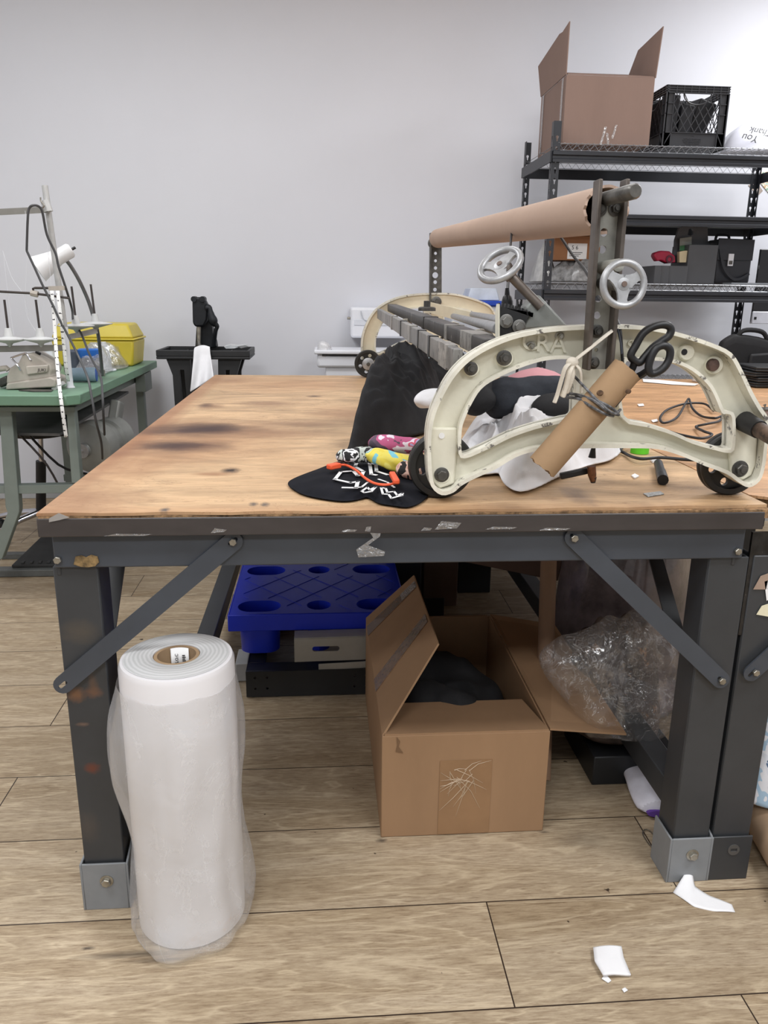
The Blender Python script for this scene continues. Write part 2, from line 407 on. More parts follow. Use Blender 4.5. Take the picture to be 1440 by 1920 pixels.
# top sheet origin is the table base; burns are given relative to it
def rel(x, y): p = at(x, y, Z=TZ); return p.x-.18, p.y-2.74
br = []
br.append((TX0+.012-.18, 0, .07, 2.2, (150, 104, 74), .75)); br.append((TX0+.5-.18, TY0+.0-2.74, 1.2, .06, (166, 122, 86), .5))
for (x, y, px, py, col, k) in [(350, 826, 190, 44, (150, 104, 70), .6), (365, 806, 115, 13, (62, 36, 30), .95), (400, 803, 60, 9, (52, 30, 26), .8), (345, 836, 100, 12, (72, 42, 32), .9), (320, 836, 50, 8, (58, 34, 28), .8), (520, 812, 110, 9, (128, 90, 66), .6), (210, 850, 60, 10, (130, 88, 64), .6),
                               (560, 795, 110, 8, (116, 82, 62), .6), (395, 762, 26, 6, (112, 76, 56), .6), (505, 757, 50, 6, (120, 84, 64), .55), (650, 775, 70, 14, (150, 106, 76), .5),
                               (170, 940, 110, 26, (140, 98, 70), .55), (250, 880, 60, 40, (160, 116, 82), .4), (600, 890, 90, 30, (160, 116, 80), .35), (432, 882, 18, 5, (44, 28, 20), 1), (400, 889, 40, 4, (140, 96, 64), .7),
                               (560, 720, 160, 14, (176, 130, 92), .5), (420, 712, 60, 9, (140, 96, 68), .45), (1085, 930, 26, 16, (92, 78, 76), .6), (475, 945, 9, 4, (92, 82, 74), .95), (497, 946, 9, 4, (92, 82, 74), .95), (309, 956, 10, 4, (84, 78, 74), .95),
                               (385, 760, 14, 4, (90, 66, 54), .8), (570, 912, 12, 3, (98, 80, 66), .7), (588, 743, 14, 2, (70, 48, 36), .8)]:
    a_, b_ = at(x-px, y, Z=TZ), at(x+px, y, Z=TZ); c_, d_ = at(x, y-py, Z=TZ), at(x, y+py, Z=TZ)
    br.append((*rel(x, y), (b_-a_).length*.62, (c_-d_).length*.62, col, k))
M_ply = ply_mat('stained_plywood', br)
M_ply2 = ply_mat('orange_plywood', [], (200, 157, 116))
M_osb = mat('raw_chipboard', (150, 118, 84), .95, var=.45, vs=90, bmp=.6, bs=150)
# plywood skin with a slightly wavy front edge
n = 24
front = [(TX0+(TX1-TX0)*i/n, TY0+.003+.018*max(0, (i/n-.55))*2+.004*sin(i*1.9)) for i in range(n+1)]
top = [(x, y, TZ-.006) for x, y in front]+[(TX1, TY1, TZ-.006), (TX0, TY1, TZ-.006)]
MB().prism(top, (0, 0, .006)).build('plywood_sheet', M_ply, T, smooth=30)
MB().box(TX0+.002, TX1, TY0+.004, TY1, TZ-.024, TZ-.0065).build('chipboard_core', M_osb, T)
M_flange = mat('scraped_edge_paint', (62, 57, 56), .4, var=.12, vs=10, c2=(120, 112, 106), cut=.76, stretch=(1, 1, 3))
b = MB().box(TX0+.003, TX1-.02, 1.4435, 1.4485, .866, .902); b.box(TX0+.003, TX1-.02, 1.4485, 1.49, .866, .871)
b.build('edge_angle', M_flange, T, bev=.002)
b = MB().box(TX0+.02, .862, 1.464, 1.470, .797, .8655); b.box(TX0+.02, .862, 1.47, 1.5, .797, .803)
b.build('apron', M_greyb, T, bev=.003)
b = MB().box(TX0+.02, .862, TY1-.06, TY1-.05, .797, .8655)
b.build('apron', M_greyb, T, bev=.003)
for x in (-.512, .848): MB().box(x-.004, x+.004, 1.47, TY1-.06, .78, .885).build('side_rail', M_grey, T, bev=.002)
def stained(name, c, burns):
    m, nt, b = nodes(name); v = coords(nt); n = noi(nt, v, 6, 6, .6); q = lin(c)
    col = ramp(nt, n, [(.3, tuple(x*.85 for x in q[:3])), (.7, tuple(x*1.12 for x in q[:3]))])
    nt.links.new(spots(nt, v, col, burns, (0, 2)), b.inputs['Base Color']); b.inputs['Roughness'].default_value = .42; return m
def lrel(x, y, rx, rz, col, k): p = at(x, y, Y=1.472); return (p.x-.18, p.z, rx, rz, col, k)
M_leg = stained('rust_marked_enamel', (57, 59, 62), [lrel(142, 1303, .022, .022, (118, 84, 60), .9), lrel(175, 1298, .022, .016, (112, 80, 62), .8), lrel(173, 1440, .02, .016, (108, 58, 42), .9), lrel(155, 1358, .016, .006, (112, 90, 78), .8),
                                                       lrel(150, 1185, .05, .03, (84, 76, 66), .6), lrel(165, 1550, .03, .05, (84, 76, 70), .5), lrel(175, 1285, .012, .03, (104, 78, 60), .6)])
LEGX = [(-.524, -.439), (.797, .882)]
def c_leg(x0, x1, y0, y1, z1, flip):
    t = .005; b = MB(); b.box(x0, x1, y0, y0+t, 0, z1)                   # channel: front web and two flanges
    b.box(x0, x0+t, y0+t, y1, 0, z1); b.box(x1-t, x1, y0+t, y1, 0, z1); return b
for (lx0, lx1) in LEGX:
    for (ya, yb) in ((1.472, 1.552), (TY1-.15, TY1-.07)):
        lg = c_leg(lx0, lx1, ya, yb, .798, 0).build('leg', M_leg if (ya < 2 and lx0 < 0) else M_grey, T, bev=.006)
        if ya < 2:
            t = .005; a = .004
            b = MB(); b.box(lx0-a, lx1+a, ya-a-t, ya-a, 0, .118); b.box(lx0-a-t, lx0-a, ya-a-t, yb, 0, .118+.0)
            # side cheeks of the foot sleeve, higher towards the back
            b.prism([(lx1+a, ya-a-t, 0), (lx1+a, yb, 0), (lx1+a, yb, .15), (lx1+a, ya-a, .118), (lx1+a, ya-a-t, .118)], (t, 0, 0))
            sl = b.build('foot_sleeve', M_sleeve, lg, bev=.0015)
            o = bolt(lg, ((lx0+lx1)/2+.004, ya-a-t, .075), (0, -1, 0), .010, M_steel, stud=False, name='foot_bolt')
# lengthwise floor stretchers
for x in (-.43, .815): MB().box(x-.0, x+.06, 1.53, TY1-.1, .13, .2).build('stretcher', M_grey, T, bev=.003)
# flat braces
def flat_brace(P, Q, parent, m, y, holes=True):
    d = (Q-P).normalized(); nn = V((-d.z, 0, d.x)); w = .019
    L_ = (Q-P).length; out = [(-w*.0, -w)]
    pl = [(L_*0+cos(a)*w-0, sin(a)*w) for a in [pi/2+pi*i/8 for i in range(9)]]+[(L_+cos(a)*w, sin(a)*w) for a in [-pi/2+pi*i/8 for i in range(9)]]
    M = Matrix(((d.x, nn.x, 0, P.x), (0, 0, -1, y), (d.z, nn.z, 0, P.z), (0, 0, 0, 1)))
    slot = lambda c: [(c-.007+cos(a)*.004, sin(a)*.004) for a in [pi/2+pi*i/6 for i in range(7)]]+[(c+.007+cos(a)*.004, sin(a)*.004) for a in [-pi/2+pi*i/6 for i in range(7)]]
    return MB().plate(pl, [slot(0), slot(L_)], .004, M).build('brace', m, parent)
P, Q = at(437, 1015, Y=1.458), at(118, 1284, Y=1.458)
flat_brace(P, Q, T, M_greyb, 1.459)
bolt(T, (P.x, 1.457, P.z), (0, -1, 0), .0075, M_steel, washer=False, stud=False)
P, Q = at(1076, 1008, Y=1.458), at(1352, 1275, Y=1.458)
flat_brace(P, Q, T, M_greyb, 1.459)
for q in (P, Q): bolt(T, (q.x, 1.457, q.z), (0, -1, 0), .0078, M_steel, washer=False, stud=False)
for x, y in ((109, 1049), (1382, 1033)):
    q = at(x, y, Y=1.464); bolt(T, q, (0, -1, 0), .0075, M_steel, washer=False, stud=False)
# braces running back along the sides
MB().bar((-.47, 1.56, .56), (-.49, 1.95, .82), .005, .035, (1, 0, 0)).build('brace', M_grey, T)
MB().bar((.80, 1.56, .56), (.83, 1.95, .82), .005, .035, (1, 0, 0)).build('brace', M_grey, T)
# torn knock-out in the apron showing dirty foam, scraps of old tape
p = at(162, 1052, Y=1.463)
b = MB(); pts = [(-.024, -.006), (-.019, .010), (-.008, .012), (0, .008), (.010, .013), (.022, .009), (.024, -.002), (.016, -.010), (.002, -.012), (-.01, -.011)]
b.prism([(p.x+x, 1.4635, p.z+z) for x, z in pts], (0, -.003, 0)); b.build('glue_blob', mat('brown_dried_glue', (134, 110, 72), .6, var=.6, vs=60, bmp=.5, bs=90), T)
for k, (x, y, w, h, sk) in enumerate([(410, 995, 30, 9, 8), (690, 992, 12, 8, -3), (840, 985, 50, 16, 10), (800, 992, 20, 6, 4), (1040, 992, 60, 5, 4), (240, 1003, 90, 4, 2), (655, 995, 30, 5, 2), (940, 990, 60, 5, 3)]):
    ps_ = [at(x-w/2, y+h/2, Y=1.4425), at(x-w/4, y-h/2, Y=1.4425), at(x+w/2, y-h/2+sk/3, Y=1.4425), at(x+w/3, y+h/2-sk/4, Y=1.4425)]
    MB().prism(ps_, (0, -.0006, 0)).build('tape_scrap', M_tape, T)
ps_ = ps([(694, 999), (700, 1008), (680, 1022), (668, 1030), (672, 1045), (720, 1042), (722, 1034), (700, 1026), (690, 1022), (712, 1006), (714, 1000)], Y=1.4415)
MB().prism(ps_, (0, -.0008, 0)).build('tape_scrap', M_tape, T)
ps_ = ps([(92, 972), (110, 962), (130, 970), (112, 975), (92, 979)], Y=1.4425); MB().prism(ps_, (0, -.0008, 0)).build('tape_scrap', mat('grey_tape', (150, 146, 142), .4), T)

# the neighbouring table on the right
T2 = thing('work_table', 'second plywood work table butted against the right end of the cutting table', 'table', (1.65, 2.74, 0))
edge = [(.914, 1.56), (.95, 1.535), (.985, 1.525), (1.05, 1.51), (1.3, 1.5), (2.35, 1.5), (2.35, 3.94), (.914, 3.94)]
MB().prism([(x, y, TZ-.008) for x, y in edge], (0, 0, .006)).build('plywood_sheet', M_ply2, T2)
MB().prism([(x, y+.01, TZ-.03) for x, y in edge], (0, 0, .0215)).build('chipboard_core', M_osb, T2)
MB().box(.93, 2.3, 1.475, 1.482, .76, .878).build('apron', M_grey, T2, bev=.002)
for (x0, x1, ya) in ((.892, .98, 1.472), (2.2, 2.29, 1.472), (.93, 1.01, 3.8), (2.2, 2.29, 3.8)):
    lg = c_leg(x0, x1, ya, ya+.08, .8, 0).build('leg', M_grey, T2, bev=.005)
    if ya < 2 and x0 < 1:
        MB().box(x0-.005, x1+.005, ya-.008, ya-.003, 0, .118).build('foot_sleeve', M_grey, lg, bev=.002)
        b = MB(); b.plate(circ(0, 0, .014, 24), [[(-.008, -.004), (.008, -.004), (.008, .004), (-.008, .004)]], .002, Matrix.Translation((x0+.05, 0, .083)) @ PXZ(ya-.009)); b.build('slot_washer', mat('worn_grey', (84, 82, 80), .5), lg)
P, Q = at(1410, 1262, Y=1.458), at(1500, 1180, Y=1.458)
flat_brace(P, Q, T2, M_greyb, 1.459)
bolt(T2, (P.x+.006, 1.457, P.z+.003), (0, -1, 0), .0075, M_steel, washer=False, stud=False)
for pl, mm in (([(1412, 1105), (1426, 1080), (1440, 1075), (1440, 1105)], mat('kraft_scrap', (160, 138, 122), .8)), ([(1433, 1090), (1446, 1086), (1446, 1122), (1437, 1126)], M_paper), ([(1418, 1152), (1428, 1136), (1446, 1130), (1446, 1157)], mat('yellowed_scrap', (226, 219, 190), .8))):
    MB().prism(ps(pl, Y=1.47), (0, -.001, 0)).build('tape_scrap', mm, T2)
b = MB().box(.884, .93, 1.475, 1.482, .62, .85); b.build('tarry_joint_strip', mat('tarry_black', (32, 31, 31), .35, var=.6, vs=40, bmp=.6, bs=60, c2=(92, 84, 82), cut=.66), T2)
# ================================================================ CLOTH SPREADING CARRIAGE
M_cream = mat('cream_machine_paint', (222, 219, 202), .42, var=.09, vs=8, bmp=.12, bs=90, c2=(120, 112, 100), cut=.74)
M_creamrim = mat('chipped_cream_rim', (222, 219, 205), .45, var=.12, vs=14, bmp=.3, bs=70, c2=(96, 92, 88), cut=.58)
M_olive = mat('worn_olive_steel', (156, 155, 147), .45, .1, var=.25, vs=13, c2=(64, 58, 54), cut=.66)
M_rub = mat('black_wheel_rubber', (34, 34, 33), .5, var=.25, vs=30)
YC = 1.53
K = thing('cloth_spreader', 'cream cast-iron cloth spreading carriage on black wheels, standing across the cutting table', 'machine', (.55, 2.8, .91))
def oz(lst, Y): return [(p.x, p.z) for p in ps(lst, Y=Y)]
outer_px = [(823, 920), (804, 904), (798, 872), (797, 830), (799, 796), (808, 761), (826, 723), (845, 694), (871, 668), (906, 646), (950, 628), (993, 618), (1037, 612), (1091, 609), (1162, 608), (1212, 612), (1262, 623), (1318, 641),
            (1354, 659), (1373, 688), (1393, 730), (1409, 758), (1422, 778), (1424, 800), (1420, 838), (1416, 869), (1407, 894), (1387, 906), (1368, 897), (1345, 881), (1307, 867), (1262, 848), (1220, 836), (1173, 834), (1096, 834),
            (1040, 836), (993, 840), (958, 851), (923, 872), (885, 889), (859, 903), (845, 915)]
hl_px = [(861, 843), (861, 802), (868, 778), (880, 752), (897, 726), (923, 708), (964, 689), (1008, 675), (1045, 671), (1064, 674), (1071, 690), (1071, 755), (1068, 776), (1051, 781), (1022, 788), (993, 795), (950, 810), (912, 829), (888, 840), (870, 847)]
hr_px = [(1159, 774), (1207, 791), (1251, 805), (1290, 822), (1329, 833), (1352, 838), (1359, 830), (1359, 780), (1350, 772), (1340, 770), (1326, 738), (1312, 716), (1284, 692), (1254, 679), (1220, 674), (1180, 676), (1160, 684)]
outer, hl, hr = oz(outer_px, YC), oz(hl_px, YC), oz(hr_px, YC)
def ccw(p): return p if area(p) > 0 else p[::-1]
def sm2(p, k=3): return [(q.x, q.y) for q in spline([(x, y, 0) for x, y in p], k, True)]
outer, hl, hr = ccw(sm2(outer)), ccw(sm2(hl)), ccw(sm2(hr))
def casting():
    b = MB(); b.plate(outer, [hl, hr], .010, PXZ(YC))
    return b
def rims():
    b = MB()
    b.plate(outer, [inset(outer, .0075)], .052, PXZ(YC-.011))
    for h in (hl, hr): b.plate(inset(h, -.0065), [h], .044, PXZ(YC-.008))
    return b
fr = casting().build('side_frame', M_cream, K, smooth=35)
rims().build('rim', M_creamrim, fr, bev=.0015, smooth=35)
# pads cast on the frame: feet, webs of the feet, bosses
def pad(px, t): MB().prism(ps(px, Y=YC-.004), (0, -t, 0)).build('foot_pad', M_cream, fr, bev=.004)
pad([(806, 800), (856, 800), (856, 842), (850, 905), (823, 914), (807, 900), (803, 870)], .012)
pad([(1367, 790), (1416, 796), (1413, 868), (1404, 890), (1387, 899), (1366, 890), (1362, 840)], .012)
for (x, y, r) in ((883, 691, 16), (945, 671, 18), (1283, 660, 17), (1335, 684, 19), (828, 890, 18), (1387, 880, 20)):
    c = at(x, y, Y=YC-.004); rr = r*.93/1000
    MB().lathe([(rr, 0), (rr, .011), (rr*.88, .014), (.0001, .0145)], c, (0, -1, 0), 28).build('boss', M_cream, fr)
for (x, y, r, st) in ((883, 691, .0095, 1), (945, 671, .0105, 1), (1387, 879, .012, 1), (828, 890, .0105, 0)):
    c = at(x, y, Y=YC-.016); bolt(fr, (c.x, YC-.016, c.z), (0, -1, 0), r, M_darkst, stud=bool(st))
for (x, y, r) in ((995, 649, .0062), (1049, 630, .0062)):
    c = at(x, y, Y=YC-.006); bolt(fr, (c.x, YC-.006, c.z), (0, -1, 0), r, M_steel, h=.009)
c = at(1335, 684, Y=YC-.018); MB().lathe([(.0125, 0), (.0125, .006), (.011, .009), (.0001, .010)], c, (0, -1, 0), 24).build('axle_end', mat('rusty_brown_steel', (96, 76, 68), .6, .5, var=.35, vs=60), fr)
c = at(1283, 660, Y=YC-.0185); MB().cyl(c, c+V((0, -.001, 0)), .006).build('bolt_hole', M_black, fr)
c = at(828, 817, Y=YC-.0165); MB().cyl(c, c+V((0, -.0012, 0)), .006).build('bolt_hole', M_paper, fr)
# cast letters
bl = MB()
for s, x, y, sz in (('C', 993, 641, .05), ('R', 1017, 644, .05), ('A', 1046, 646, .05), ('C', 1181, 644, .018)):
    c = at(x, y, Y=YC-.006); bl.text(s, sz, .010, Matrix(((1, 0, 0, c.x), (0, 0, -1, c.y), (0, 1, 0, c.z), (0, 0, 0, 1))))
c = at(1189, 643, Y=YC-.006); bl.box(c.x-.004, c.x+.004, c.y-.002, c.y, c.z-.001, c.z+.001)
bl.build('cast_lettering', M_cream, fr)
# the far frame is the same casting, turned to face the other way
YFAR = 4.0
KX, KZ = 1.09, 1.17
XL = at(797, 830, Y=YC).x; DX = at(677, 640, Y=YFAR).x
MFAR = Matrix.Translation((DX, YFAR, .911)) @ Matrix.Diagonal((KX, -1, KZ, 1)) @ Matrix.Translation((-XL, -YC, -.911))
b = casting(); bmesh.ops.transform(b.b, matrix=MFAR, verts=b.b.verts)
fr2 = b.build('side_frame', mat('plain_cream_paint', (226, 217, 192), .5, var=.1, vs=6, c2=(130, 112, 88), cut=.72), K, smooth=35)
b = rims(); bmesh.ops.transform(b.b, matrix=MFAR, verts=b.b.verts)
b.build('rim', M_creamrim, fr2, smooth=35)
# wheels
def wheel(c, R, w):
    c = V(c); b = MB()
    hb = [circ(R*.6*cos(a), R*.6*sin(a), R*.13, 16) for a in [i*pi/3+.3 for i in range(6)]]
    b.plate(circ(0, 0, R*.86, 48), hb, w*.35, Matrix.Translation((c.x, 0, c.z)) @ PXZ(c.y))
    b.lathe([(R*.8, -w/2), (R*.96, -w/2), (R, -w*.4), (R, -w*.12), (R*.965, -.001), (R*.965, .001), (R, w*.12), (R, w*.4), (R*.96, w/2), (R*.8, w/2)], c, (0, 1, 0), 56, close=True)
    o = b.build('wheel', M_rub, K, smooth=35)
    MB().lathe([(R*.32, -w*.55), (R*.32, w*.55)], c, (0, 1, 0), 28).build('hub', M_rub, o)
    return o
WR = .067
for (x, y, Y) in ((826, 883, YC+.024), (1368, 868, YC+.03)):
    c = at(x, y, Y=Y); wheel((c.x, c.y, .911+WR), WR, .028)
xs = [at(690, 674, Y=YFAR-.06).x, at(1368, 868, Y=1.55).x]
for x in xs:
    o = wheel((x, YFAR-.06 if x < .5 else YFAR-.03, .911+WR), WR, .028)
    b = MB(); cc = V((x, (YFAR-.06 if x < .5 else YFAR-.03)-.016, .911+WR)); b.lathe([(.03, 0), (.03, .006), (.022, .009), (.0001, .01)], cc, (0, -1, 0), 24); b.build('axle_cap', M_alu, o)
    bolt(o, cc+V((0, -.009, 0)), (0, -1, 0), .010, M_darkst, washer=False, stud=False)
# uprights: punched channels
def upright(pts, y, holes, depth, m, hr_=.0075):
    f = oz(pts, y); b = MB()
    hs = [circ(p[0], p[1], hr_*k, 18) for p, k in holes]
    b.plate(f, hs, .005, PXZ(y))
    o = b.build('upright', m, K)
    return o, f
def flange(P, Q, y, w, d, up, m):
    b = MB(); b.prism([(P[0]-w/2, y+.0025, P[1]), (P[0]+w/2, y+.0025, P[1]), (Q[0]+w/2, y+.0025, Q[1]), (Q[0]-w/2, y+.0025, Q[1])], (0, -d, 0)); return b.build('flange', m, up, bev=.002)
YU = 1.492
hp = [(oz([(x, y)], YU)[0], k) for x, y, k in ((1132, 436, 1), (1129, 468, 1), (1124, 506, .6), (1121, 560, .9), (1119, 591, .95), (1117, 656, .5))]
up, f = upright([(1114, 385), (1166, 385), (1139, 692), (1093, 692)], YU, hp, .02, M_olive)
q = oz([(1113, 339), (1093, 692), (1171, 339), (1139, 692)], YU)
M_fl = mat('brown_black_flange', (92, 84, 78), .45, .3, var=.25, vs=14)
flange((q[0][0]+.004, q[0][1]), (q[1][0]+.002, q[1][1]), YU, .008, .032, up, M_fl)
flange((q[2][0]-.004, q[2][1]), (q[3][0]-.002, q[3][1]), YU, .008, .032, up, M_fl)
for x, y in ((1119, 621), (1112, 680), (1124, 392), (1154, 391)):
    c = at(x, y, Y=YU-.003); bolt(up, (c.x, YU-.003, c.z), (0, -1, 0), .0085 if y > 400 else .0095, M_darkst)
hp = [(oz([(x, y)], YFAR)[0], k) for x, y, k in ((816.5, 475, .8), (816.5, 489, .8), (816.5, 502.5, .9), (816, 516, 1.6), (816, 529, 1), (815.5, 543, 1))]
up2, f2 = upright([(805, 437), (828, 437), (828, 600), (804, 600)], YFAR, hp, .02, M_darkst, .009)
q = oz([(805, 437), (804, 600)], YFAR); flange((q[0][0]+.004, q[0][1]), (q[1][0]+.004, q[1][1]), YFAR, .008, .03, up2, M_darkst)
c = at(812, 456, Y=YFAR-.01); bolt(up2, c, (0, -1, 0), .018, M_darkst)
c = at(818, 566, Y=YFAR-.02); bolt(up2, c, (0, -1, 0), .018, M_darkst)
# spindle through the board tube
A = at(1192, 358, Y=1.35); Bp = at(1132, 374, Y=1.50); d = (Bp-A).normalized()
TA, TB = at(1137, 393, Y=1.53), at(822, 447, Y=3.93)
b = MB(); b.tube([A-d*.0, A+d*.006, Bp], [.010, .013, .013], 16); b.tube([Bp, TA+(TA-Bp)*.0, TB+(TB-TA)*.03], .013, 12)
b.build('spindle', M_darkst, K)
# handwheels
def handwheel(C, ax, R, name='handwheel'):
    ax = V(ax).normalized(); a = ax.orthogonal().normalized(); a = (V((1, 0, 0))-ax*ax.x).normalized(); bb = ax.cross(a)
    b = MB(); b.tube([C+a*cos(t)*R+bb*sin(t)*R for t in [2*pi*i/40 for i in range(40)]], R*.17, 12, closed=True)
    b.lathe([(R*.06, R*.1), (R*.30, R*.06), (R*.34, -R*.1), (R*.3, -R*.45), (R*.22, -R*.6)], C, ax, 24)
    for k in range(3):
        t = 2*pi*k/3+.5; dr = a*cos(t)+bb*sin(t); sd = -a*sin(t)+bb*cos(t)
        b.loft([[C+dr*r_*R+sd*w_*R+ax*h_*R for w_, h_ in ((-wd, -.1), (wd, -.1), (wd, .05), (-wd, .05))] for r_, wd in ((.15, .40), (.42, .27), (.7, .21), (.82, .25), (.97, .42))])
    o = b.build(name, M_alu, K, bev=0)
    MB().cyl(C+ax*R*.08, C+ax*R*.14, R*.13, n=16).build('hub_screw', mat('brown_worn_steel', (110, 94, 86), .5, .5), o)
    return o
C1 = at(1169, 533, Y=1.40); ax1 = V((.05, -1, .12)).normalized()
handwheel(C1, ax1, .0375)
b = MB(); b.cyl(C1-ax1*.01, at(1128, 531, Y=1.49), .011); b.build('wheel_shaft', M_darkst, K)
Pq = at(1160, 497, Y=1.43); b = MB(); b.cyl(at(1126, 502, Y=1.495), Pq, .0115); b.build('stop_pin', M_olive, K)
C2 = at(938, 497, Y=1.62); end = at(1002, 563, Y=1.60); ax2 = (C2-end).normalized(); ax2 = (ax2+V((-.15, -.5, .35))).normalized()
sh = (end-C2)
handwheel(C2, (-.52, -.5, .68), .0425)
b = MB(); b.tube([C2+sh*.12, C2+sh*.35, C2+sh*.36, end+sh*.2], [.018, .013, .0095, .0095], 14); b.build('wheel_shaft', mat('brown_shaft', (104, 96, 90), .45, .6, var=.2), K)
# conical gear housing standing on the arch
ho = ps([(985, 578), (1003, 555), (1012, 553), (1060, 606), (1064, 612), (978, 618), (992, 590)], Y=1.60)
MB().prism(ho, (0, .05, 0)).build('gear_housing', mat('grey_hammered_casting', (140, 143, 140), .45, .3, var=.1, bmp=.2, bs=120), K, bev=.006)
# sector gear plate with teeth
sec = [(937, 632), (937, 572)]
cx, cyy = 950, 640
pts = [(936, 634), (936, 568)]
for i in range(10):
    t = i/9; x = 938+t*58; y = 568+ (t**1.6)*18
    pts += [(x, y), (x+1.0, y+8), (x+3.0, y+8.6), (x+4.2, y+.6)]
pts += [(992, 592), (980, 616), (960, 628)]
MB().prism(ps(pts, Y=1.59), (0, .012, 0)).build('sector_gear', M_black, K)
MB().prism(ps([(934.5, 634), (934.5, 584), (937, 570), (937, 634)], Y=1.585), (0, .03, 0)).build('gear_plate', M_cream, K)
for x, y in ((949, 602), (973, 612)):
    c = at(x, y, Y=1.588); bolt(K, c, (0, -1, 0), .0095, mat('dull_steel', (122, 121, 118), .4, .6, var=.2), stud=False)
# the two long wooden-like bars, wrapped in old tape, and two round rods
M_bar = mat('tape_wrapped_bar', (132, 130, 127), .4, .1, var=.35, vs=12, c2=(48, 46, 45), cut=.57, stretch=(1, 1.2, .3))
M_bar2 = mat('greasy_black_bar', (72, 70, 69), .4, .1, var=.4, vs=11, c2=(178, 175, 170), cut=.62, stretch=(1, 1, .4))
P, Q = at(858, 677, Y=1.56), at(711, 588, Y=3.97)
MB().bar(P, Q, .02, .047).build('cross_bar', M_bar, K, bev=.002)
P, Q = at(925, 652, Y=1.60), at(735, 577, Y=3.97)
MB().bar(P, Q, .045, .036).build('cross_bar', M_bar2, K, bev=.003)
M_band = mat('pale_tape_band', (152, 149, 144), .4, var=.35, vs=30, c2=(60, 57, 54), cut=.57); M_bandk = mat('black_tape_band', (40, 39, 38), .35, var=.3, vs=40)
for (P, Q, w_, h_, lst) in ((at(858, 677, Y=1.56), at(711, 588, Y=3.97), .024, .051, ((.03, .05, 0), (.15, .012, 1), (.25, .01, 1), (.34, .03, 0), (.47, .008, 1), (.62, .02, 0))),
                            (at(925, 652, Y=1.60), at(735, 577, Y=3.97), .048, .039, ((.05, .06, 0), (.2, .015, 0), (.40, .02, 1)))):
    for t0, dt, kk in lst: MB().bar(P.lerp(Q, t0), P.lerp(Q, t0+dt), w_, h_).build('tape_wrap', M_bandk if kk else M_band, K)
P, Q = at(935, 616, Y=1.66), at(850, 593, Y=3.6); MB().cyl(P, Q, .0125).build('guide_rod', M_alu, K)
P, Q = at(960, 606, Y=1.72), at(882, 589, Y=3.6); MB().cyl(P, Q, .0125).build('guide_rod', M_alu, K)
P, Q = at(797, 574, Y=3.97), at(886, 597, Y=3.4); MB().bar(P, Q, .006, .05).build('flat_link', fr2.data.materials[0], K)
c = at(800.5, 583, Y=3.3); b = MB(); b.lathe([(.036, 0), (.036, .012), (.03, .016), (.014, .017), (.014, .04), (.001, .041)], c, (0, 0, 1), 20); b.build('tension_knob', M_darkst, K)
# old cloth and tape knots on the bars
for i, (x, y, Y) in enumerate(((760, 612, 3.0), (798, 600, 3.1), (848, 622, 2.3), (905, 640, 1.9), (836, 650, 2.2))):
    c = at(x, y, Y=Y); rr = .016
    pts = spline([c+V((rr*cos(a)*1.6, .02*sin(a*2.3+i), rr*sin(a)*1.6)) for a in [k*1.1 for k in range(8)]], 4)
    MB().tube(pts, .0035, 6, flat=(.010, .002)).build('cloth_wrap', mat('dirty_tape_cloth', (196, 190, 178), .7, var=.2, vs=40), K)
# push bar at the right foot
P = at(1396, 790, Y=YC-.02); Q = at(1480, 838, Y=YC-.17)
b = MB(); b.cyl(P, P+(Q-P)*.35, .021, .018); b.build('bar_socket', M_blackm, K)
MB().cyl(P+(Q-P)*.2, Q+(Q-P)*1.2, .0155).build('push_bar', mat('rusty_bar', (104, 86, 74), .55, .5, var=.5, vs=30, c2=(70, 60, 54), cut=.55), K)

# ---------------------------------------------------------------- the board tube on the spindle
ax = (TB-TA).normalized(); Lt = (TB-TA).length
b = MB(); R0 = .0435
rg = []
nn = 40
for r_, s0 in ((R0, 0), (R0, .33), (R0, .66), (R0*1.0, 1), (R0-.005, 1), (R0-.005, .5), (R0-.005, 0)):
    a = ax.orthogonal().normalized(); bb = ax.cross(a)
    rg.append([TA+ax*(Lt*s0+(.004*nz(j*.9, 1.7, 0)+.003*sin(j*2.1) if s0 == 0 else 0))+(a*cos(2*pi*j/nn)+bb*sin(2*pi*j/nn))*r_ for j in range(nn)])
b.loft(rg, closed=True)
o = b.build('cardboard_tube', mat('long_board_tube', (178, 154, 138), .75, var=.04, vs=5, spec=.25), smooth=50)
tag(o, 'long pale cardboard tube with torn end held high on the spindle of the cream carriage', 'tube')
# power cord looped over that tube
cp = spline(p3([(951, 590, 1.66), (951, 560, 1.67), (952, 540, 1.70), (956, 490, 1.9), (958, 450, 2.14), (963, 415, 2.22), (976, 399, 2.20), (992, 391, 2.17), (1010, 400, 2.18), (1030, 420, 2.12), (1050, 443, 1.98), (1075, 480, 1.84), (1098, 508, 1.72), (1125, 560, 1.62), (1150, 590, 1.56), (1162, 615, 1.5), (1166, 660, 1.49), (1168, 690, 1.49)]), 5)
pc = thing('power_cord', 'black power cord with plug looped over the long cardboard tube', 'cord', cp[-1])
MB().tube(cp, .0032, 8).build('cable', M_cord, pc)
b = MB(); b.tube(p3([(951, 580, 1.66), (951, 566, 1.66), (951, 556, 1.66), (951, 553, 1.66), (951, 540, 1.66)]), [.012, .012, .009, .0055, .004], 10); b.build('plug', M_black, pc)

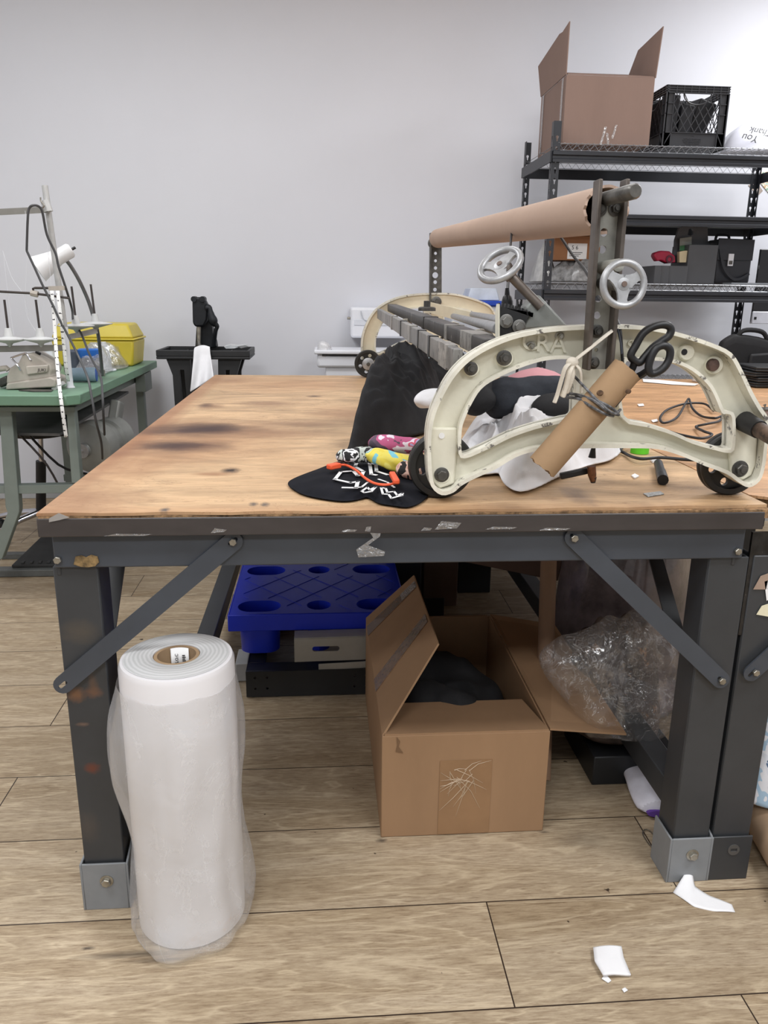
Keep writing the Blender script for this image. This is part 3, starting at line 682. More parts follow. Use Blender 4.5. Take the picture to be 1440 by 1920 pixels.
# ---------------------------------------------------------------- short tube tied to the frame, scissors inside, cloth tie
A, B_ = at(1016, 876, Y=1.44), at(1176, 692, Y=1.44); ax = (B_-A).normalized(); L_ = (B_-A).length
R1 = .0295; a = ax.orthogonal().normalized(); bb = ax.cross(a); rg = []
for r_, s0 in ((R1, 0), (R1, .5), (R1, 1), (R1-.003, 1), (R1-.003, .5), (R1-.003, 0)):
    rg.append([A+ax*(L_*s0+(.006*nz(j*.35, s0*9, 2) if s0 in (0, 1) else 0))+(a*cos(2*pi*j/36)+bb*sin(2*pi*j/36))*r_ for j in range(36)])
tb = MB().loft(rg, closed=True).build('scissor_holder_tube', mat('brown_board_tube', (160, 132, 102), .85, var=.06, vs=14, spec=.2), smooth=50)
tag(tb, 'short brown cardboard tube tied slantwise to the carriage, holding black scissors', 'tube')
for x, y, s in ((1125, 737, .007), (1178, 734, .006)):
    c = at(x, y, Y=1.409); MB().ball(c, s, (1, .25, .8), 10).build('torn_hole', mat('torn_board', (92, 70, 52), .95, var=.5, vs=120), tb)
S = thing('scissors', 'black-handled scissors standing handles-up in the slanted brown tube', 'scissors', at(1195, 690, Y=1.44, ))
def ringloop(px, r, Ys):
    return MB().tube(spline(p3([(x, y, Ys+dy) for x, y, dy in px]), 6, True), r, 10, closed=True)
ringloop([(1183, 668, 0), (1192, 648, 0), (1206, 625, 0), (1226, 612, 0), (1248, 609, 0), (1258, 617, 0), (1254, 630, 0), (1240, 640, 0), (1224, 652, 0), (1210, 668, 0), (1198, 680, 0)], .0072, 1.43).build('handle', M_black, S)
ringloop([(1216, 688, 0), (1222, 667, 0), (1232, 652, 0), (1246, 648, 0), (1256, 656, 0), (1255, 672, 0), (1246, 688, 0), (1232, 698, 0), (1220, 700, 0)], .0072, 1.415).build('handle', M_black, S)
MB().tube(spline(p3([(1216, 694, 1.415), (1204, 702, 1.43), (1190, 712, 1.44), (1150, 760, 1.44)]), 4), [.007]*13, 8).build('shank', M_black, S)
MB().bar(at(1180, 700, Y=1.44), at(1060, 832, Y=1.442), .003, .016, (0, 1, 0)).build('blade', M_steel, S)
MB().tube(spline(p3([(1190, 675, 1.43), (1186, 690, 1.435), (1170, 715, 1.44)]), 4), .007, 8).build('shank', M_black, S)
# twisted cords
cd_ = thing('tie_cord', 'black and white twisted cord lashing the short brown tube to the frame', 'cord', at(1150, 775, Y=1.41))
M_bw = mat('black_white_cord', (96, 96, 98), .7, var=.8, vs=90)
for pl in ([(1072, 700, 1.47), (1100, 730, 1.43), (1130, 760, 1.405), (1152, 776, 1.405), (1163, 768, 1.44)],
           [(1068, 738, 1.48), (1090, 742, 1.45), (1115, 752, 1.41), (1140, 772, 1.405), (1160, 778, 1.43)],
           [(1064, 745, 1.48), (1085, 748, 1.45), (1108, 762, 1.41), (1134, 776, 1.405), (1150, 780, 1.42)],
           [(1080, 742, 1.47), (1110, 748, 1.42), (1138, 760, 1.405), (1156, 772, 1.41)]):
    MB().tube(spline(p3(pl), 5), .0028, 6).build('strand', M_bw, cd_)
MB().tube(spline(p3([(1155, 610, 1.47), (1160, 625, 1.47), (1165, 650, 1.465), (1166, 664, 1.46)]), 5), .002, 6).build('strand', mat('navy_cord', (44, 48, 58), .7), cd_)
ct = thing('cloth_tie', 'cream cotton strip knotted round the carriage upright with frayed hanging ends', 'cloth strip', at(1075, 690, Y=1.45))
M_tie = mat('cream_cotton_strip', (214, 206, 192), .95, var=.08, vs=30, bmp=.4, bs=300)
MB().tube(spline(p3([(1158, 612, 1.475), (1130, 634, 1.462), (1100, 658, 1.46), (1074, 678, 1.455)]), 6), .0055, 8, flat=(.013, .004)).build('strip', M_tie, ct, sub=1)
MB().ball(at(1073, 680, Y=1.452), .012, (1, .9, .9)).build('knot', M_tie, ct)
for k, pl in enumerate(([(1072, 678, 1.45), (1060, 690, 1.445), (1052, 715, 1.45), (1045, 740, 1.455), (1039, 756, 1.455)], [(1074, 682, 1.45), (1068, 696, 1.442), (1062, 722, 1.447), (1054, 745, 1.452)],
           [(1078, 682, 1.45), (1088, 694, 1.445), (1090, 715, 1.45), (1091, 738, 1.455)], [(1070, 684, 1.45), (1072, 705, 1.443), (1060, 738, 1.45)])):
    MB().tube(spline(p3(pl), 6), .006, 6, flat=(.014, .005)).build('hanging_end', M_tie, ct, sub=1)
# ================================================================ THINGS ON THE CUTTING TABLE
Z = .911
def hood(s_, x, y):
    t = max(0, min(1, (y-1.80)/.32)); t = t*t*(3-2*t); base = max(0, 1-s_**3.2)
    a_, b_ = crease(x, y, 3, 9)
    hh = .030+.175*t
    return hh*base*(1+.16*a_)+.05*(2.6*b_+.4*a_)*base**.4
ol = [at(x, y, Z=Z) for x, y in [(640, 852), (690, 842), (760, 826), (810, 812), (836, 790), (826, 770), (775, 762), (722, 765), (700, 786), (684, 822)]]
o = mound([(p.x, p.y) for p in ol], hood, Z, nt=150, nr=44, lift=.012).build('black_hoodie', M_blackc, sub=1, smooth=180)
tag(o, 'black fleece garment heaped on the table left of the carriage', 'garment')
garment('black_sweater', 'black garment bunched behind the heap, beside the pale blue bucket', 'garment',
        [(786, 764), (830, 766), (880, 762), (890, 746), (850, 738), (795, 742)], Z, .165, M_blackc, 21, .25, 6, 4)
# rolled dark fleece seen through the arch
def roll(name, label, px, Y, r, m, cat='garment', grp=None, sq=.85, seed=0, sub=1, zmin=.912):
    P = p3(px); b = MB(); rings = []; k = len(P)
    pts = spline(P, 4); n_ = len(pts)
    for i, p in enumerate(pts):
        t = (pts[min(i+1, n_-1)]-pts[max(i-1, 0)]).normalized(); s = V((t.y, -t.x, 0)).normalized(); u = V((0, 0, 1))
        e = min(1, (min(i, n_-1-i)+.6)/2.2); rr = (r[0]+(r[1]-r[0])*i/(n_-1)) if isinstance(r, tuple) else r
        ring = []
        for j in range(24):
            a = 2*pi*j/24; q = rr*e*(1+.16*nz(i*.5+seed, j*.45, seed)+.08*sin(3*a+i*.6))
            c_ = p+s*cos(a)*q+u*sin(a)*q*sq
            ring.append((c_.x, c_.y, max(c_.z, zmin)))
        rings.append(ring)
    o = b.loft(rings).build(name, m, sub=sub, smooth=180)
    return tag(o, label, cat, grp)
roll('rolled_sweatpants', 'rolled charcoal fleece garment lying behind the cream arch', [(905, 750, 1.95), (960, 748, 1.95), (1020, 742, 1.97), (1080, 738, 2.0)], 1.9, .06, mat('charcoal_fleece', (58, 61, 67), .95, var=.2, vs=20, bmp=.35, bs=500, spec=.15), seed=4)
roll('rolled_black_shirt', 'black rolled shirt in front of the charcoal roll, inside the left arch', [(890, 760, 1.85), (900, 742, 1.95), (930, 735, 2.05)], 1.9, .045, M_blackc, seed=9)
roll('folded_black_trousers', 'black folded trousers on the table beyond the slanted tube', [(1000, 768, 1.85), (1060, 760, 1.9), (1110, 752, 1.95)], 1.9, .04, M_blackc, seed=12)
roll('white_sleeve', 'white cotton sleeve poking out between the black garments', [(778, 750, 2.02), (805, 748, 2.0), (840, 750, 1.97), (870, 756, 1.92)], 2, (.030, .046), M_whitec, seed=15, zmin=.96, sq=.7)
# white garment under the frame
o = garment('white_sweatshirt', 'white cotton sweatshirt bunched under the carriage, hem reaching towards the table edge', 'garment',
        [(866, 905), (925, 888), (945, 915), (972, 930), (1005, 922), (1050, 900), (1100, 880), (1150, 866), (1165, 842), (1120, 826), (1060, 815), (960, 812), (880, 818), (855, 855)], Z, .085, M_whitec, 31, .65, 12, 3)
# print-covered rolled garments
def print_mat(name, cols, scale, seed, stretch=(1, 1, 1)):
    m, nt, b = nodes(name); v = coords(nt, stretch)
    n1 = N(nt, 'ShaderNodeTexNoise', noise_dimensions='4D', i_W=float(seed), i_Scale=scale, i_Detail=2.5, i_Distortion=1.4); nt.links.new(v, n1.inputs['Vector'])
    k = len(cols); c = ramp(nt, n1.outputs['Fac'], [(.28+.46*i/k, lin(q)) for i, q in enumerate(cols)], 'CONSTANT')
    nt.links.new(c, b.inputs['Base Color']); b.inputs['Roughness'].default_value = .85; return m
roll('printed_leggings', 'rolled pink, purple and blue printed garment under the black heap', [(690, 831, 1.80), (720, 831, 1.79), (760, 834, 1.77), (805, 838, 1.75)], 1.8, .022,
     print_mat('pink_print', [(70, 62, 72), (92, 74, 90), (186, 90, 132), (226, 214, 226), (204, 96, 120), (170, 160, 200), (50, 92, 128), (66, 60, 88)], 13, 3), seed=3)
roll('teal_yellow_shirt', 'rolled garment printed in teal and yellow beside the left wheel', [(686, 852, 1.74), (715, 858, 1.72), (745, 866, 1.69), (775, 874, 1.66)], 1.7, (.020, .027),
     print_mat('teal_yellow_print', [(46, 50, 50), (120, 190, 205), (222, 208, 96), (220, 202, 78), (226, 214, 110), (120, 180, 190), (200, 205, 200), (40, 40, 42)], 10, 8), seed=6)
roll('black_printed_shirt', 'rolled black garment with white and grey print, end tucked under the orange cable', [(630, 855, 1.74), (650, 856, 1.735), (680, 852, 1.75), (700, 850, 1.76)], 1.7, (.017, .024),
     print_mat('mono_print', [(24, 24, 26), (30, 30, 32), (226, 226, 228), (40, 40, 42), (190, 196, 190), (22, 22, 24), (26, 26, 28)], 22, 5), seed=7)
roll('dark_rolled_tee', 'small dark roll with pale skin-toned print against the left wheel', [(745, 878, 1.66), (765, 882, 1.645), (790, 888, 1.63)], 1.7, .022,
     print_mat('skin_print', [(28, 26, 26), (34, 30, 30), (222, 186, 170), (196, 150, 134), (30, 28, 28), (60, 54, 54), (24, 22, 22)], 24, 2), seed=8)
# black t-shirt with white lettering-like print, hanging slightly over the front edge
tee_px = [(541, 905), (556, 925), (590, 936), (640, 943), (672, 940), (690, 935), (705, 946), (740, 952), (765, 955), (795, 942), (812, 915), (812, 880), (770, 868), (700, 862), (640, 866), (600, 880)]
tee = [at(x, y, Z=Z) for x, y in tee_px]
def teeh(s, x, y): return .020*(1-s**5)+.006*nz(x*16, y*16, 4)*(1-s**6)
o = mound([(p.x, p.y) for p in tee], teeh, Z, c=None).build('black_tshirt', mat('navy_black_jersey', (24, 25, 31), .95, var=.15, vs=30, bmp=.3, bs=500, spec=.15), sub=1, smooth=180)
tag(o, 'folded black t-shirt with white outline print at the front edge of the table', 't-shirt')
def o2(x, y): return (520+x/3.789, 660+y/3.789)
strokes = [[(700, 875), (668, 870), (655, 787), (565, 787), (552, 815), (612, 850), (600, 878), (568, 878), (540, 846), (452, 852), (410, 905), (520, 930), (572, 922), (560, 966), (468, 964)],
           [(660, 790), (700, 800), (705, 848), (780, 872)], [(545, 966), (600, 960), (640, 928)], [(600, 990), (640, 962), (655, 980), (700, 960), (668, 992), (618, 1000), (600, 990)],
           [(737, 965), (770, 970), (782, 998), (830, 992), (852, 1020), (890, 1005), (885, 1020), (810, 1040), (790, 1012), (750, 1010), (737, 965)], [(720, 905), (780, 925), (830, 962)]]
b = MB()
zs = Z+.0235
for k, st in enumerate(strokes):
    pts = [at(*o2(x, y), Z=zs) for x, y in st]
    w = .008 if k < 2 else .0045
    for p, q in zip(pts, pts[1:]):
        d = (q-p); 
        if d.length < 1e-4: continue
        d.normalize(); s = V((-d.y, d.x, 0))*w/2
        b.prism([p-s-d*w*.4, q-s+d*w*.4, q+s+d*w*.4, p+s-d*w*.4], (0, 0, .0008))
b.build('white_print', mat('white_screen_print', (236, 236, 238), .7), o, label='white outline print')
# orange cable
oc = thing('orange_cable', 'short orange cable with two plugs lying on the black t-shirt', 'cable', at(680, 895, Z=.935))
M_or = mat('orange_rubber', (232, 92, 52), .5, var=.05)
zz = .944
MB().tube(spline([at(x, y, Z=z) for x, y, z in ((628, 873, .945), (648, 872, zz), (668, 882, zz), (684, 896, .942), (702, 906, .94), (722, 909, .94), (740, 906, .942), (747, 900, .946))], 6), 0.0028, 8).build('cord', M_or, oc)
MB().bar(at(616, 876, Z=.946), at(636, 872, Z=.946), .017, .012).build('plug', M_or, oc, bev=.003)
MB().bar(at(735, 888, Z=.950), at(744, 904, Z=.948), .013, .011).build('plug', M_or, oc, bev=.003)
# small things on the bare plywood
pen = thing('marker_pen', 'stubby black marker lying on the plywood between the arch feet', 'pen', at(1241, 890, Z=Z))
P, Q = at(1234, 868, Z=.922), at(1243, 900, Z=.922); d = (Q-P).normalized()
MB().tube([P, P+d*.004, P+(Q-P)*.55, P+(Q-P)*.56, Q-d*.003, Q], [.009, .0105, .0105, .012, .012, .0105], 16).build('barrel', M_black, pen)
MB().cyl(Q-d*.03, Q+d*.001, .0124, n=12).build('cap', M_black, pen)
ul = thing('punch_tool', 'small black hand punch standing on the table below the frame', 'tool', at(1112, 900, Z=Z))
P, Q = at(1112, 903, Z=.912), at(1113, 838, Y=1.56)
MB().tube([at(1112, 902, Y=1.56), at(1110, 890, Y=1.56), at(1109, 874, Y=1.56)], [.006, .009, .009], 12).build('tip', mat('copper_brown', (112, 74, 50), .4, .5, var=.4, vs=80), ul)
MB().tube([at(1112, 905, Y=1.56), at(1112, 895, Y=1.56)], [.005, .0075], 10).build('point', M_black, ul)
MB().tube([at(1110, 858, Y=1.57), at(1113, 838, Y=1.57)], [.008, .004], 10).build('handle', M_black, ul)
MB().bar(at(1050, 893, Y=1.58), at(1102, 882, Y=1.58), .012, .014).build('arm', M_black, ul, bev=.003)
tp = thing('tape_core', 'bright green tape roll lying flat behind the frame chord', 'tape roll', at(1198, 850, Z=Z))
c = at(1199, 849, Z=Z); MB().lathe([(.024, 0), (.024, .03), (.018, .03), (.018, 0)], c, (0, 0, 1), 28, close=True).build('roll', mat('lime_green_tape', (96, 200, 44), .45), tp)
MB().lathe([(.018, .0), (.018, .029), (.001, .029)], c, (0, 0, 1), 24).build('inner_cap', mat('lime_green_tape', (96, 200, 44)), tp)
pts = []
for i, (x, y) in enumerate([(1358, 852), (1330, 862), (1290, 862), (1240, 858), (1200, 860), (1172, 850), (1168, 838), (1230, 806), (1275, 815), (1315, 822), (1335, 815), (1318, 808), (1305, 800), (1325, 795), (1348, 790), (1354, 780), (1340, 784), (1315, 780), (1298, 765), (1292, 748), (1286, 755), (1270, 782), (1245, 793), (1238, 783), (1252, 768), (1285, 757), (1320, 757), (1338, 770)]):
    pts.append(at(x, y, Z=.915+.01*abs(sin(i*1.3))))
o = MB().tube(spline(pts, 6), .0042, 8).build('coiled_cable', M_cord); tag(o, 'black cable in loose coils on the table behind the right arch', 'cable')
pts = [at(x, y, Z=.915) for x, y in ((683, 703), (692, 699), (702, 694), (712, 690))]
o = MB().tube(spline(pts, 4), .008, 8).build('white_cable_end', M_white); tag(o, 'short white cable end lying by the far left wheel', 'cable')
def scrap(name, label, cat, px, z, m, t=.001, grp=None):
    o = MB().prism([at(x, y, Z=z) for x, y in px], (0, 0, t)).build(name, m); return tag(o, label, cat, grp)
scrap('paper_strip', 'long white paper strip lying on the plywood behind the slanted tube', 'paper', [(1205, 711), (1232, 712), (1310, 720), (1302, 723), (1260, 721), (1206, 716)], Z, M_paper)
scrap('paper_bit', 'tiny white paper scrap just behind the black cable coils', 'paper scrap', [(1195, 758), (1206, 757), (1208, 761), (1198, 762)], Z, M_paper, grp='paper bits on the plywood')
scrap('paper_bit', 'tiny white paper scrap left of the cable coils, above the frame chord', 'paper scrap', [(1221, 788), (1232, 786), (1234, 790), (1224, 792)], Z, M_paper, grp='paper bits on the plywood')
scrap('paper_bit', 'small white paper scrap touching the tail of the black marker', 'paper scrap', [(1219, 863), (1230, 860), (1236, 864), (1224, 868)], Z, M_paper, .004, 'paper bits on the plywood')
scrap('paper_bit', 'small white paper scrap left of the black marker on the plywood', 'paper scrap', [(1184, 893), (1190, 890), (1198, 894), (1190, 898)], Z, M_paper, .003, 'paper bits on the plywood')
lb = scrap('garment_label', 'grey woven label lying near the front edge in front of the marker', 'label', [(1206, 926), (1238, 922), (1245, 927), (1215, 932)], Z, mat('silver_label', (172, 174, 174), .6, var=.3, vs=120), .0015)
# bucket, pink bowl
c = V((at(800, 690, Y=3.15).x, 3.15, Z))
bk = MB().lathe([(.125, 0), (.128, .005), (.112, .17), (.106, .18), (.0001, .182)], c, (0, 0, 1), 40).build('bucket', mat('pale_blue_plastic', (190, 214, 220), .35, var=.03), smooth=35)
tag(bk, 'pale blue plastic bucket upside down behind the black garment heap', 'bucket')
c = at(1008, 700, Y=2.55); pk = MB().lathe([(.02, 0), (.11, .02), (.14, .08), (.105, .155), (.001, .178)], (c.x, 2.55, Z), (0, 0, 1), 36).build('cushion', mat('dusty_pink_plush', (196, 140, 146), .8, var=.05), smooth=60, sub=1)
tag(pk, 'round dusty pink cushion seen through the left arch of the carriage', 'cushion')
# things on the neighbouring table
lpM = mat('black_laptop_shell', (36, 37, 39), .45, var=.08)
for i, (dx, dy, dz, rot) in enumerate(((0, 0, 0, .1), (.01, -.01, .024, .06), (-.015, .01, .048, .14), (.02, -.03, .072, -.12))):
    L_ = thing('laptop', ['closed black laptop at the bottom of the stack on the far right table', 'closed black laptop second from the bottom of the stack by the backpack', 'closed black laptop third up in the stack by the backpack', 'closed black laptop topmost of the stack by the backpack'][i], 'laptop', (2.20+dx, 3.685+dy, .911+dz), 'closed laptops stacked on the work table')
    L_.rotation_euler.z = 0
    def rb(x0, x1, y0, y1, z0, z1, nm, mm):
        b = MB().box(x0, x1, y0, y1, z0, z1); bmesh.ops.rotate(b.b, verts=b.b.verts, cent=(0, 0, 0), matrix=Matrix.Rotation(rot, 3, 'Z'))
        bmesh.ops.translate(b.b, verts=b.b.verts, vec=L_.location); b.build(nm, mm, L_, bev=.004)
    rb(-.18, .18, -.125, .125, .0005, .012, 'base', lpM); rb(-.18, .18, -.125, .125, .0125, .022, 'lid', lpM)
st = thing('stapler_box', 'small metal tin with a knob on the right table beside the arch', 'tin', at(1440, 790, Z=Z))
c = at(1437, 786, Z=Z); MB().box(c.x-.022, c.x+.05, c.y-.015, c.y+.04, Z, Z+.036).build('body', mat('greyed_tin', (140, 128, 128), .4, .5, var=.3, vs=40), st, bev=.002)
MB().box(c.x-.024, c.x+.052, c.y-.017, c.y+.042, Z+.03, Z+.037).build('lid', M_darkst, st, bev=.001)
MB().tube([(c.x-.012, c.y, Z+.037), (c.x-.012, c.y, Z+.047), (c.x-.014, c.y, Z+.05)], [.003, .003, .006], 8).build('knob', M_steel, st)
# ================================================================ SEWING STATION (left)
M_green = mat('green_table_laminate', (112, 146, 122), .5, var=.06, vs=6)
M_greenf = mat('grey_green_frame_paint', (126, 136, 130), .45, var=.06, vs=9)
M_beige = mat('beige_machine_paint', (186, 178, 168), .45, var=.12, vs=12, c2=(132, 116, 102), cut=.68)
M_lgrey = mat('light_grey_metal', (190, 190, 188), .4, .2, var=.1, vs=20)
M_rod = mat('brown_steel_rod', (74, 68, 66), .45, .5)
G = thing('sewing_table', 'green-topped industrial sewing table with grey-green steel frame at the left wall', 'table', (-1.27, 4.1, 0))
gx = -.995
top = [(gx-.045, 3.27), (gx, 3.315), (gx-.02, 4.98), (-1.62, 4.98), (-1.62, 3.27)]
MB().prism([(x, y, .858) for x, y in top], (0, 0, .042)).build('table_top', M_green, G, bev=.004)
def post(pl, Y, d=.045): return MB().prism(ps(pl, Y=Y), (0, d, 0))
post([(124, 766), (139, 766), (152, 906), (134, 906)], 3.4).build('leg', M_greenf, G, bev=.003)
post([(-2, 770), (22, 772), (36, 950), (36, 960), (4, 1048), (-22, 1058), (-22, 1046), (14, 962), (10, 950)], 3.4).build('leg', M_greenf, G, bev=.003)
post([(-40, 763), (140, 763), (140, 772), (-40, 772)], 3.39).build('rail', M_greenf, G, bev=.002)
post([(33, 910), (150, 908), (150, 924), (33, 926)], 3.41).build('rail', M_greenf, G, bev=.002)
post([(-60, 912), (20, 910), (20, 925), (-60, 927)], 3.41).build('rail', M_greenf, G, bev=.002)
MB().box(gx-.1, gx-.055, 4.72, 4.765, .02, .85).build('leg', M_greenf, G, bev=.003)
MB().box(-1.55, -1.505, 4.72, 4.765, .02, .85).build('leg', M_greenf, G, bev=.003)
MB().box(gx-.12, gx-.08, 3.42, 4.74, .80, .855).build('rail', M_greenf, G, bev=.002)
MB().box(-1.56, gx-.05, 4.725, 4.76, .20, .24).build('rail', M_greenf, G, bev=.002)
MB().box(gx-.075, gx-.02, 4.62, 4.80, .75, .855).build('drawer_box', M_greenf, G, bev=.003)
# under-table tray and motor
MB().prism([(-1.60, 3.5, .70), (-1.14, 3.46, .70), (-1.06, 4.4, .77), (-1.5, 4.4, .77)], (0, 0, .012)).build('drip_pan', mat('dull_pan_steel', (104, 104, 104), .5, .4, var=.2), G)
b = MB(); c = V((-1.16, 3.86, .56)); ax = V((.35, 1, .08))
b.lathe([(.001, -.01), (.03, -.008), (.034, .0), (.10, .012), (.124, .03), (.13, .06), (.13, .10), (.10, .12), (.098, .18), (.11, .19), (.11, .27), (.085, .30), (.001, .305)], c, ax, 40)
mo = b.build('motor', mat('grey_motor_casting', (150, 152, 148), .45, .25, var=.1), G, smooth=35)
MB().lathe([(.035, -.022), (.035, -.012), (.001, -.026)], c, ax, 20).build('motor_cap', M_alu, mo)
MB().bar(c+V((.07, .25, .02)), c+V((.1, .3, .2)), .05, .12, (0, 1, 0)).build('motor_bracket', mo.data.materials[0], mo, bev=.01)
MB().tube(spline([c+V((.0, .0, -.12)), c+V((-.1, -.1, -.05)), c+V((-.22, -.2, .16))], 4), .006, 6).build('drive_belt', M_black, G)
MB().tube(spline([c+V((-.04, -.2, -.22)), c+V((-.10, -.25, -.02)), c+V((-.2, -.26, .12))], 4), .005, 6).build('treadle_chain', M_rod, G)
# treadle on the floor
tr = thing('treadle_pedal', 'dark grey foot pedal of the sewing table lying on the floor', 'pedal', (-1.42, 3.66, 0))
b = MB().box(-1.62, -1.19, 3.60, 3.66, .0, .035); b.box(-1.62, -1.19, 3.86, 3.90, 0, .03)
b.build('bar', mat('pedal_grey', (92, 94, 92), .5, var=.15, vs=20), tr, bev=.004)
b = MB(); b.prism([(-1.48, 3.63, .035), (-1.19, 3.63, .035), (-1.19, 3.95, .12), (-1.40, 3.95, .12)], (0, 0, .015)); 
for i in range(6): b.box(-1.44+i*.04, -1.425+i*.04, 3.64, 3.68, .05, .06)
b.build('foot_plate', mat('pedal_black', (44, 44, 44), .55, var=.2), tr, bev=.003)
# stool behind
st = thing('work_stool', 'black padded stool on a chrome stem behind the sewing table', 'stool', (-1.56, 4.35, 0))
MB().lathe([(.001, .56), (.12, .565), (.19, .58), (.2, .61), (.18, .645), (.1, .655), (.001, .657)], (-1.50, 4.25, 0), (0, 0, 1), 36).build('seat', mat('black_vinyl', (30, 30, 31), .4), st, smooth=60)
b = MB(); b.cyl((-1.56, 4.3, .12), (-1.52, 4.27, .42), .026); b.build('gas_column', M_black, st)
MB().cyl((-1.52, 4.27, .40), (-1.505, 4.26, .565), .014).build('piston', M_chrome, st)
for k in range(5):
    a = 2*pi*k/5+.4; d = V((cos(a), sin(a), 0)); c = V((-1.56, 4.3, 0))
    MB().tube([c+V((0, 0, .13)), c+d*.14+V((0, 0, .115)), c+d*.26+V((0, 0, .085))], [.02, .018, .014], 10).build('base_arm', M_chrome, st)
    cw = MB(); p = c+d*.26; sd = V((-d.y, d.x, 0))
    for s in (-1, 1): cw.lathe([(.03, -.009), (.034, -.004), (.034, .004), (.03, .009)], p+sd*s*.014+V((0, 0, .0345)), sd, 18)
    cw.build('caster', M_black, st)
# overlock machine
O = thing('overlock_machine', 'grubby beige overlock sewing machine with bent wire handle on the green table', 'sewing machine', (-1.28, 3.55, .9))
MB().prism(ps([(10, 731), (104, 726), (104, 712), (94, 707), (12, 719)], Y=3.45), (0, .16, 0)).build('base', M_beige, O, bev=.006)
MB().prism(ps([(11, 721), (96, 709), (94, 702), (98, 694), (93, 682), (78, 672), (60, 662), (42, 664), (34, 680), (18, 690), (12, 705)], Y=3.46), (0, .14, 0)).build('body', M_beige, O, bev=.010, smooth=50)
MB().prism(ps([(48, 687), (90, 684), (88, 698), (50, 703)], Y=3.445), (0, .02, 0)).build('cover_plate', M_beige, O, bev=.004)
b = MB(); q = at(78, 694, Y=3.443); b.text('JUKI', .018, .001, Matrix.Translation(q) @ Matrix.Rotation(pi/2, 4, 'X'), shear=.15); b.build('name_lettering', M_rod, O)
MB().tube(spline(p3([(39, 695, 3.44), (33, 685, 3.44), (22, 672, 3.45), (24, 670, 3.45), (45, 663, 3.46), (50, 664, 3.46), (57, 675, 3.46), (60, 675, 3.46)]), 5), .004, 8).build('wire_handle', M_chrome, O)
MB().tube(p3([(68, 672, 3.5), (72, 660, 3.5)]), [.012, .012], 12).build('knob', M_black, O)
MB().prism(ps([(-6, 712), (12, 704), (14, 720), (0, 728)], Y=3.5), (0, .06, 0)).build('pulley_guard', M_darkst, O, bev=.006)
MB().tube(p3([(-2, 692, 3.5), (12, 690, 3.5), (16, 694, 3.5)]), .012, 10).build('tension_arm', M_beige, O)
MB().prism(ps([(95, 728), (112, 716), (118, 722), (100, 736)], Y=3.46), (0, .05, 0)).build('cloth_plate', M_lgrey, O, bev=.003)
sc = thing('thread_snips', 'dark thread snips lying on the front edge of the green table', 'scissors', at(65, 733, Z=.9))
MB().prism([at(x, y, Z=.901) for x, y in ((35, 733), (60, 731), (100, 732), (96, 735), (62, 735))], (0, 0, .004)).build('blade', M_darkst, sc)
# thread stand
S = thing('thread_stand', 'tall thread stand with four cone plates clamped to the green table', 'thread stand', (-1.09, 3.52, .9))
pb = at(132, 727, Z=.9); pt = at(84, 348, Y=pb.y+.02)
MB().cyl(pb+V((.0, 0, .25)), V((pt.x, pt.y, pt.z)), .0125).build('pole', M_lgrey, S)
MB().tube([pb+V((0, 0, .001)), pb+V((0, 0, .012)), pb+V((-.001, 0, .05)), pb+V((0, 0, .26))], [.02, .014, .014, .0135], 14).build('pole_foot', M_white, S)
def arm(pl, w, nm, m): return MB().bar(*p3(pl), .006, w, (0, 0, 1)).build(nm, m, S)
arm([(-30, 399, 3.52), (90, 393, 3.52)], .024, 'guide_arm', mat('olive_grey_strip', (140, 138, 132), .45, .3))
MB().tube(p3([(84, 376, 3.53), (91, 397, 3.53)]), [.018, .019], 12).build('clamp', M_lgrey, S)
MB().tube(spline(p3([(76, 370, 3.5), (77, 378, 3.5), (83, 385, 3.5), (80, 390, 3.5)]), 3), .003, 6).build('hook', M_steel, S)
MB().tube(p3([(-30, 545, 3.5), (62, 550, 3.5), (130, 559, 3.52)]), .005, 8).build('cross_rod', M_rod, S)
MB().tube(p3([(63, 550, 3.5), (62, 541, 3.5), (66, 540, 3.5), (92, 540, 3.5)]), .005, 8).build('offset_rod', M_rod, S)
MB().tube(p3([(58, 549, 3.5), (71, 552, 3.5)]), .013, 8).build('rod_clamp', M_beige, S)
arm([(91, 541, 3.49), (121, 540, 3.49)], .018, 'rod_bracket', M_beige)
arm([(-30, 655, 3.5), (122, 652, 3.5)], .026, 'lower_arm', mat('olive_grey_strip', (140, 138, 132)))
arm([(120, 634, 3.72), (182, 620, 3.85)], .024, 'lower_arm', M_lgrey)
for (x, y, Y, rx) in ((17, 635, 3.5, 34), (76, 635, 3.5, 30), (143, 610, 3.72, 32), (179, 606, 3.85, 30)):
    c = at(x, y, Y=Y); r_ = rx*Y/1500
    o = MB().lathe([(.004, -.035), (.014, -.02), (r_*.98, -.004), (r_, 0), (r_*.6, .004), (.019, .008), (.013, .042), (.004, .044)], c, (0, 0, 1), 32).build('cone_plate', mat('grey_plate_plastic', (204, 205, 204), .4), S, smooth=50)
    MB().tube([c+V((0, 0, .03)), at(x-9, y-73, Y=Y)], .005, 8).build('spool_pin', M_rod, o)
for pl in ([(47, 395, 3.5), (52, 440, 3.5), (50, 500, 3.5), (48, 548, 3.5), (50, 590, 3.5), (70, 625, 3.5)], [(5, 470, 3.5), (22, 520, 3.5), (42, 550, 3.5), (52, 590, 3.5)],
           [(6, 472, 3.5), (16, 560, 3.5), (26, 630, 3.5)], [(85, 398, 3.52), (90, 470, 3.52), (96, 540, 3.52), (98, 590, 3.5), (104, 640, 3.5)], [(80, 560, 3.5), (76, 600, 3.5), (66, 620, 3.5)]):
    MB().tube(spline(p3(pl), 4), .0007, 4).build('thread', M_white, S)
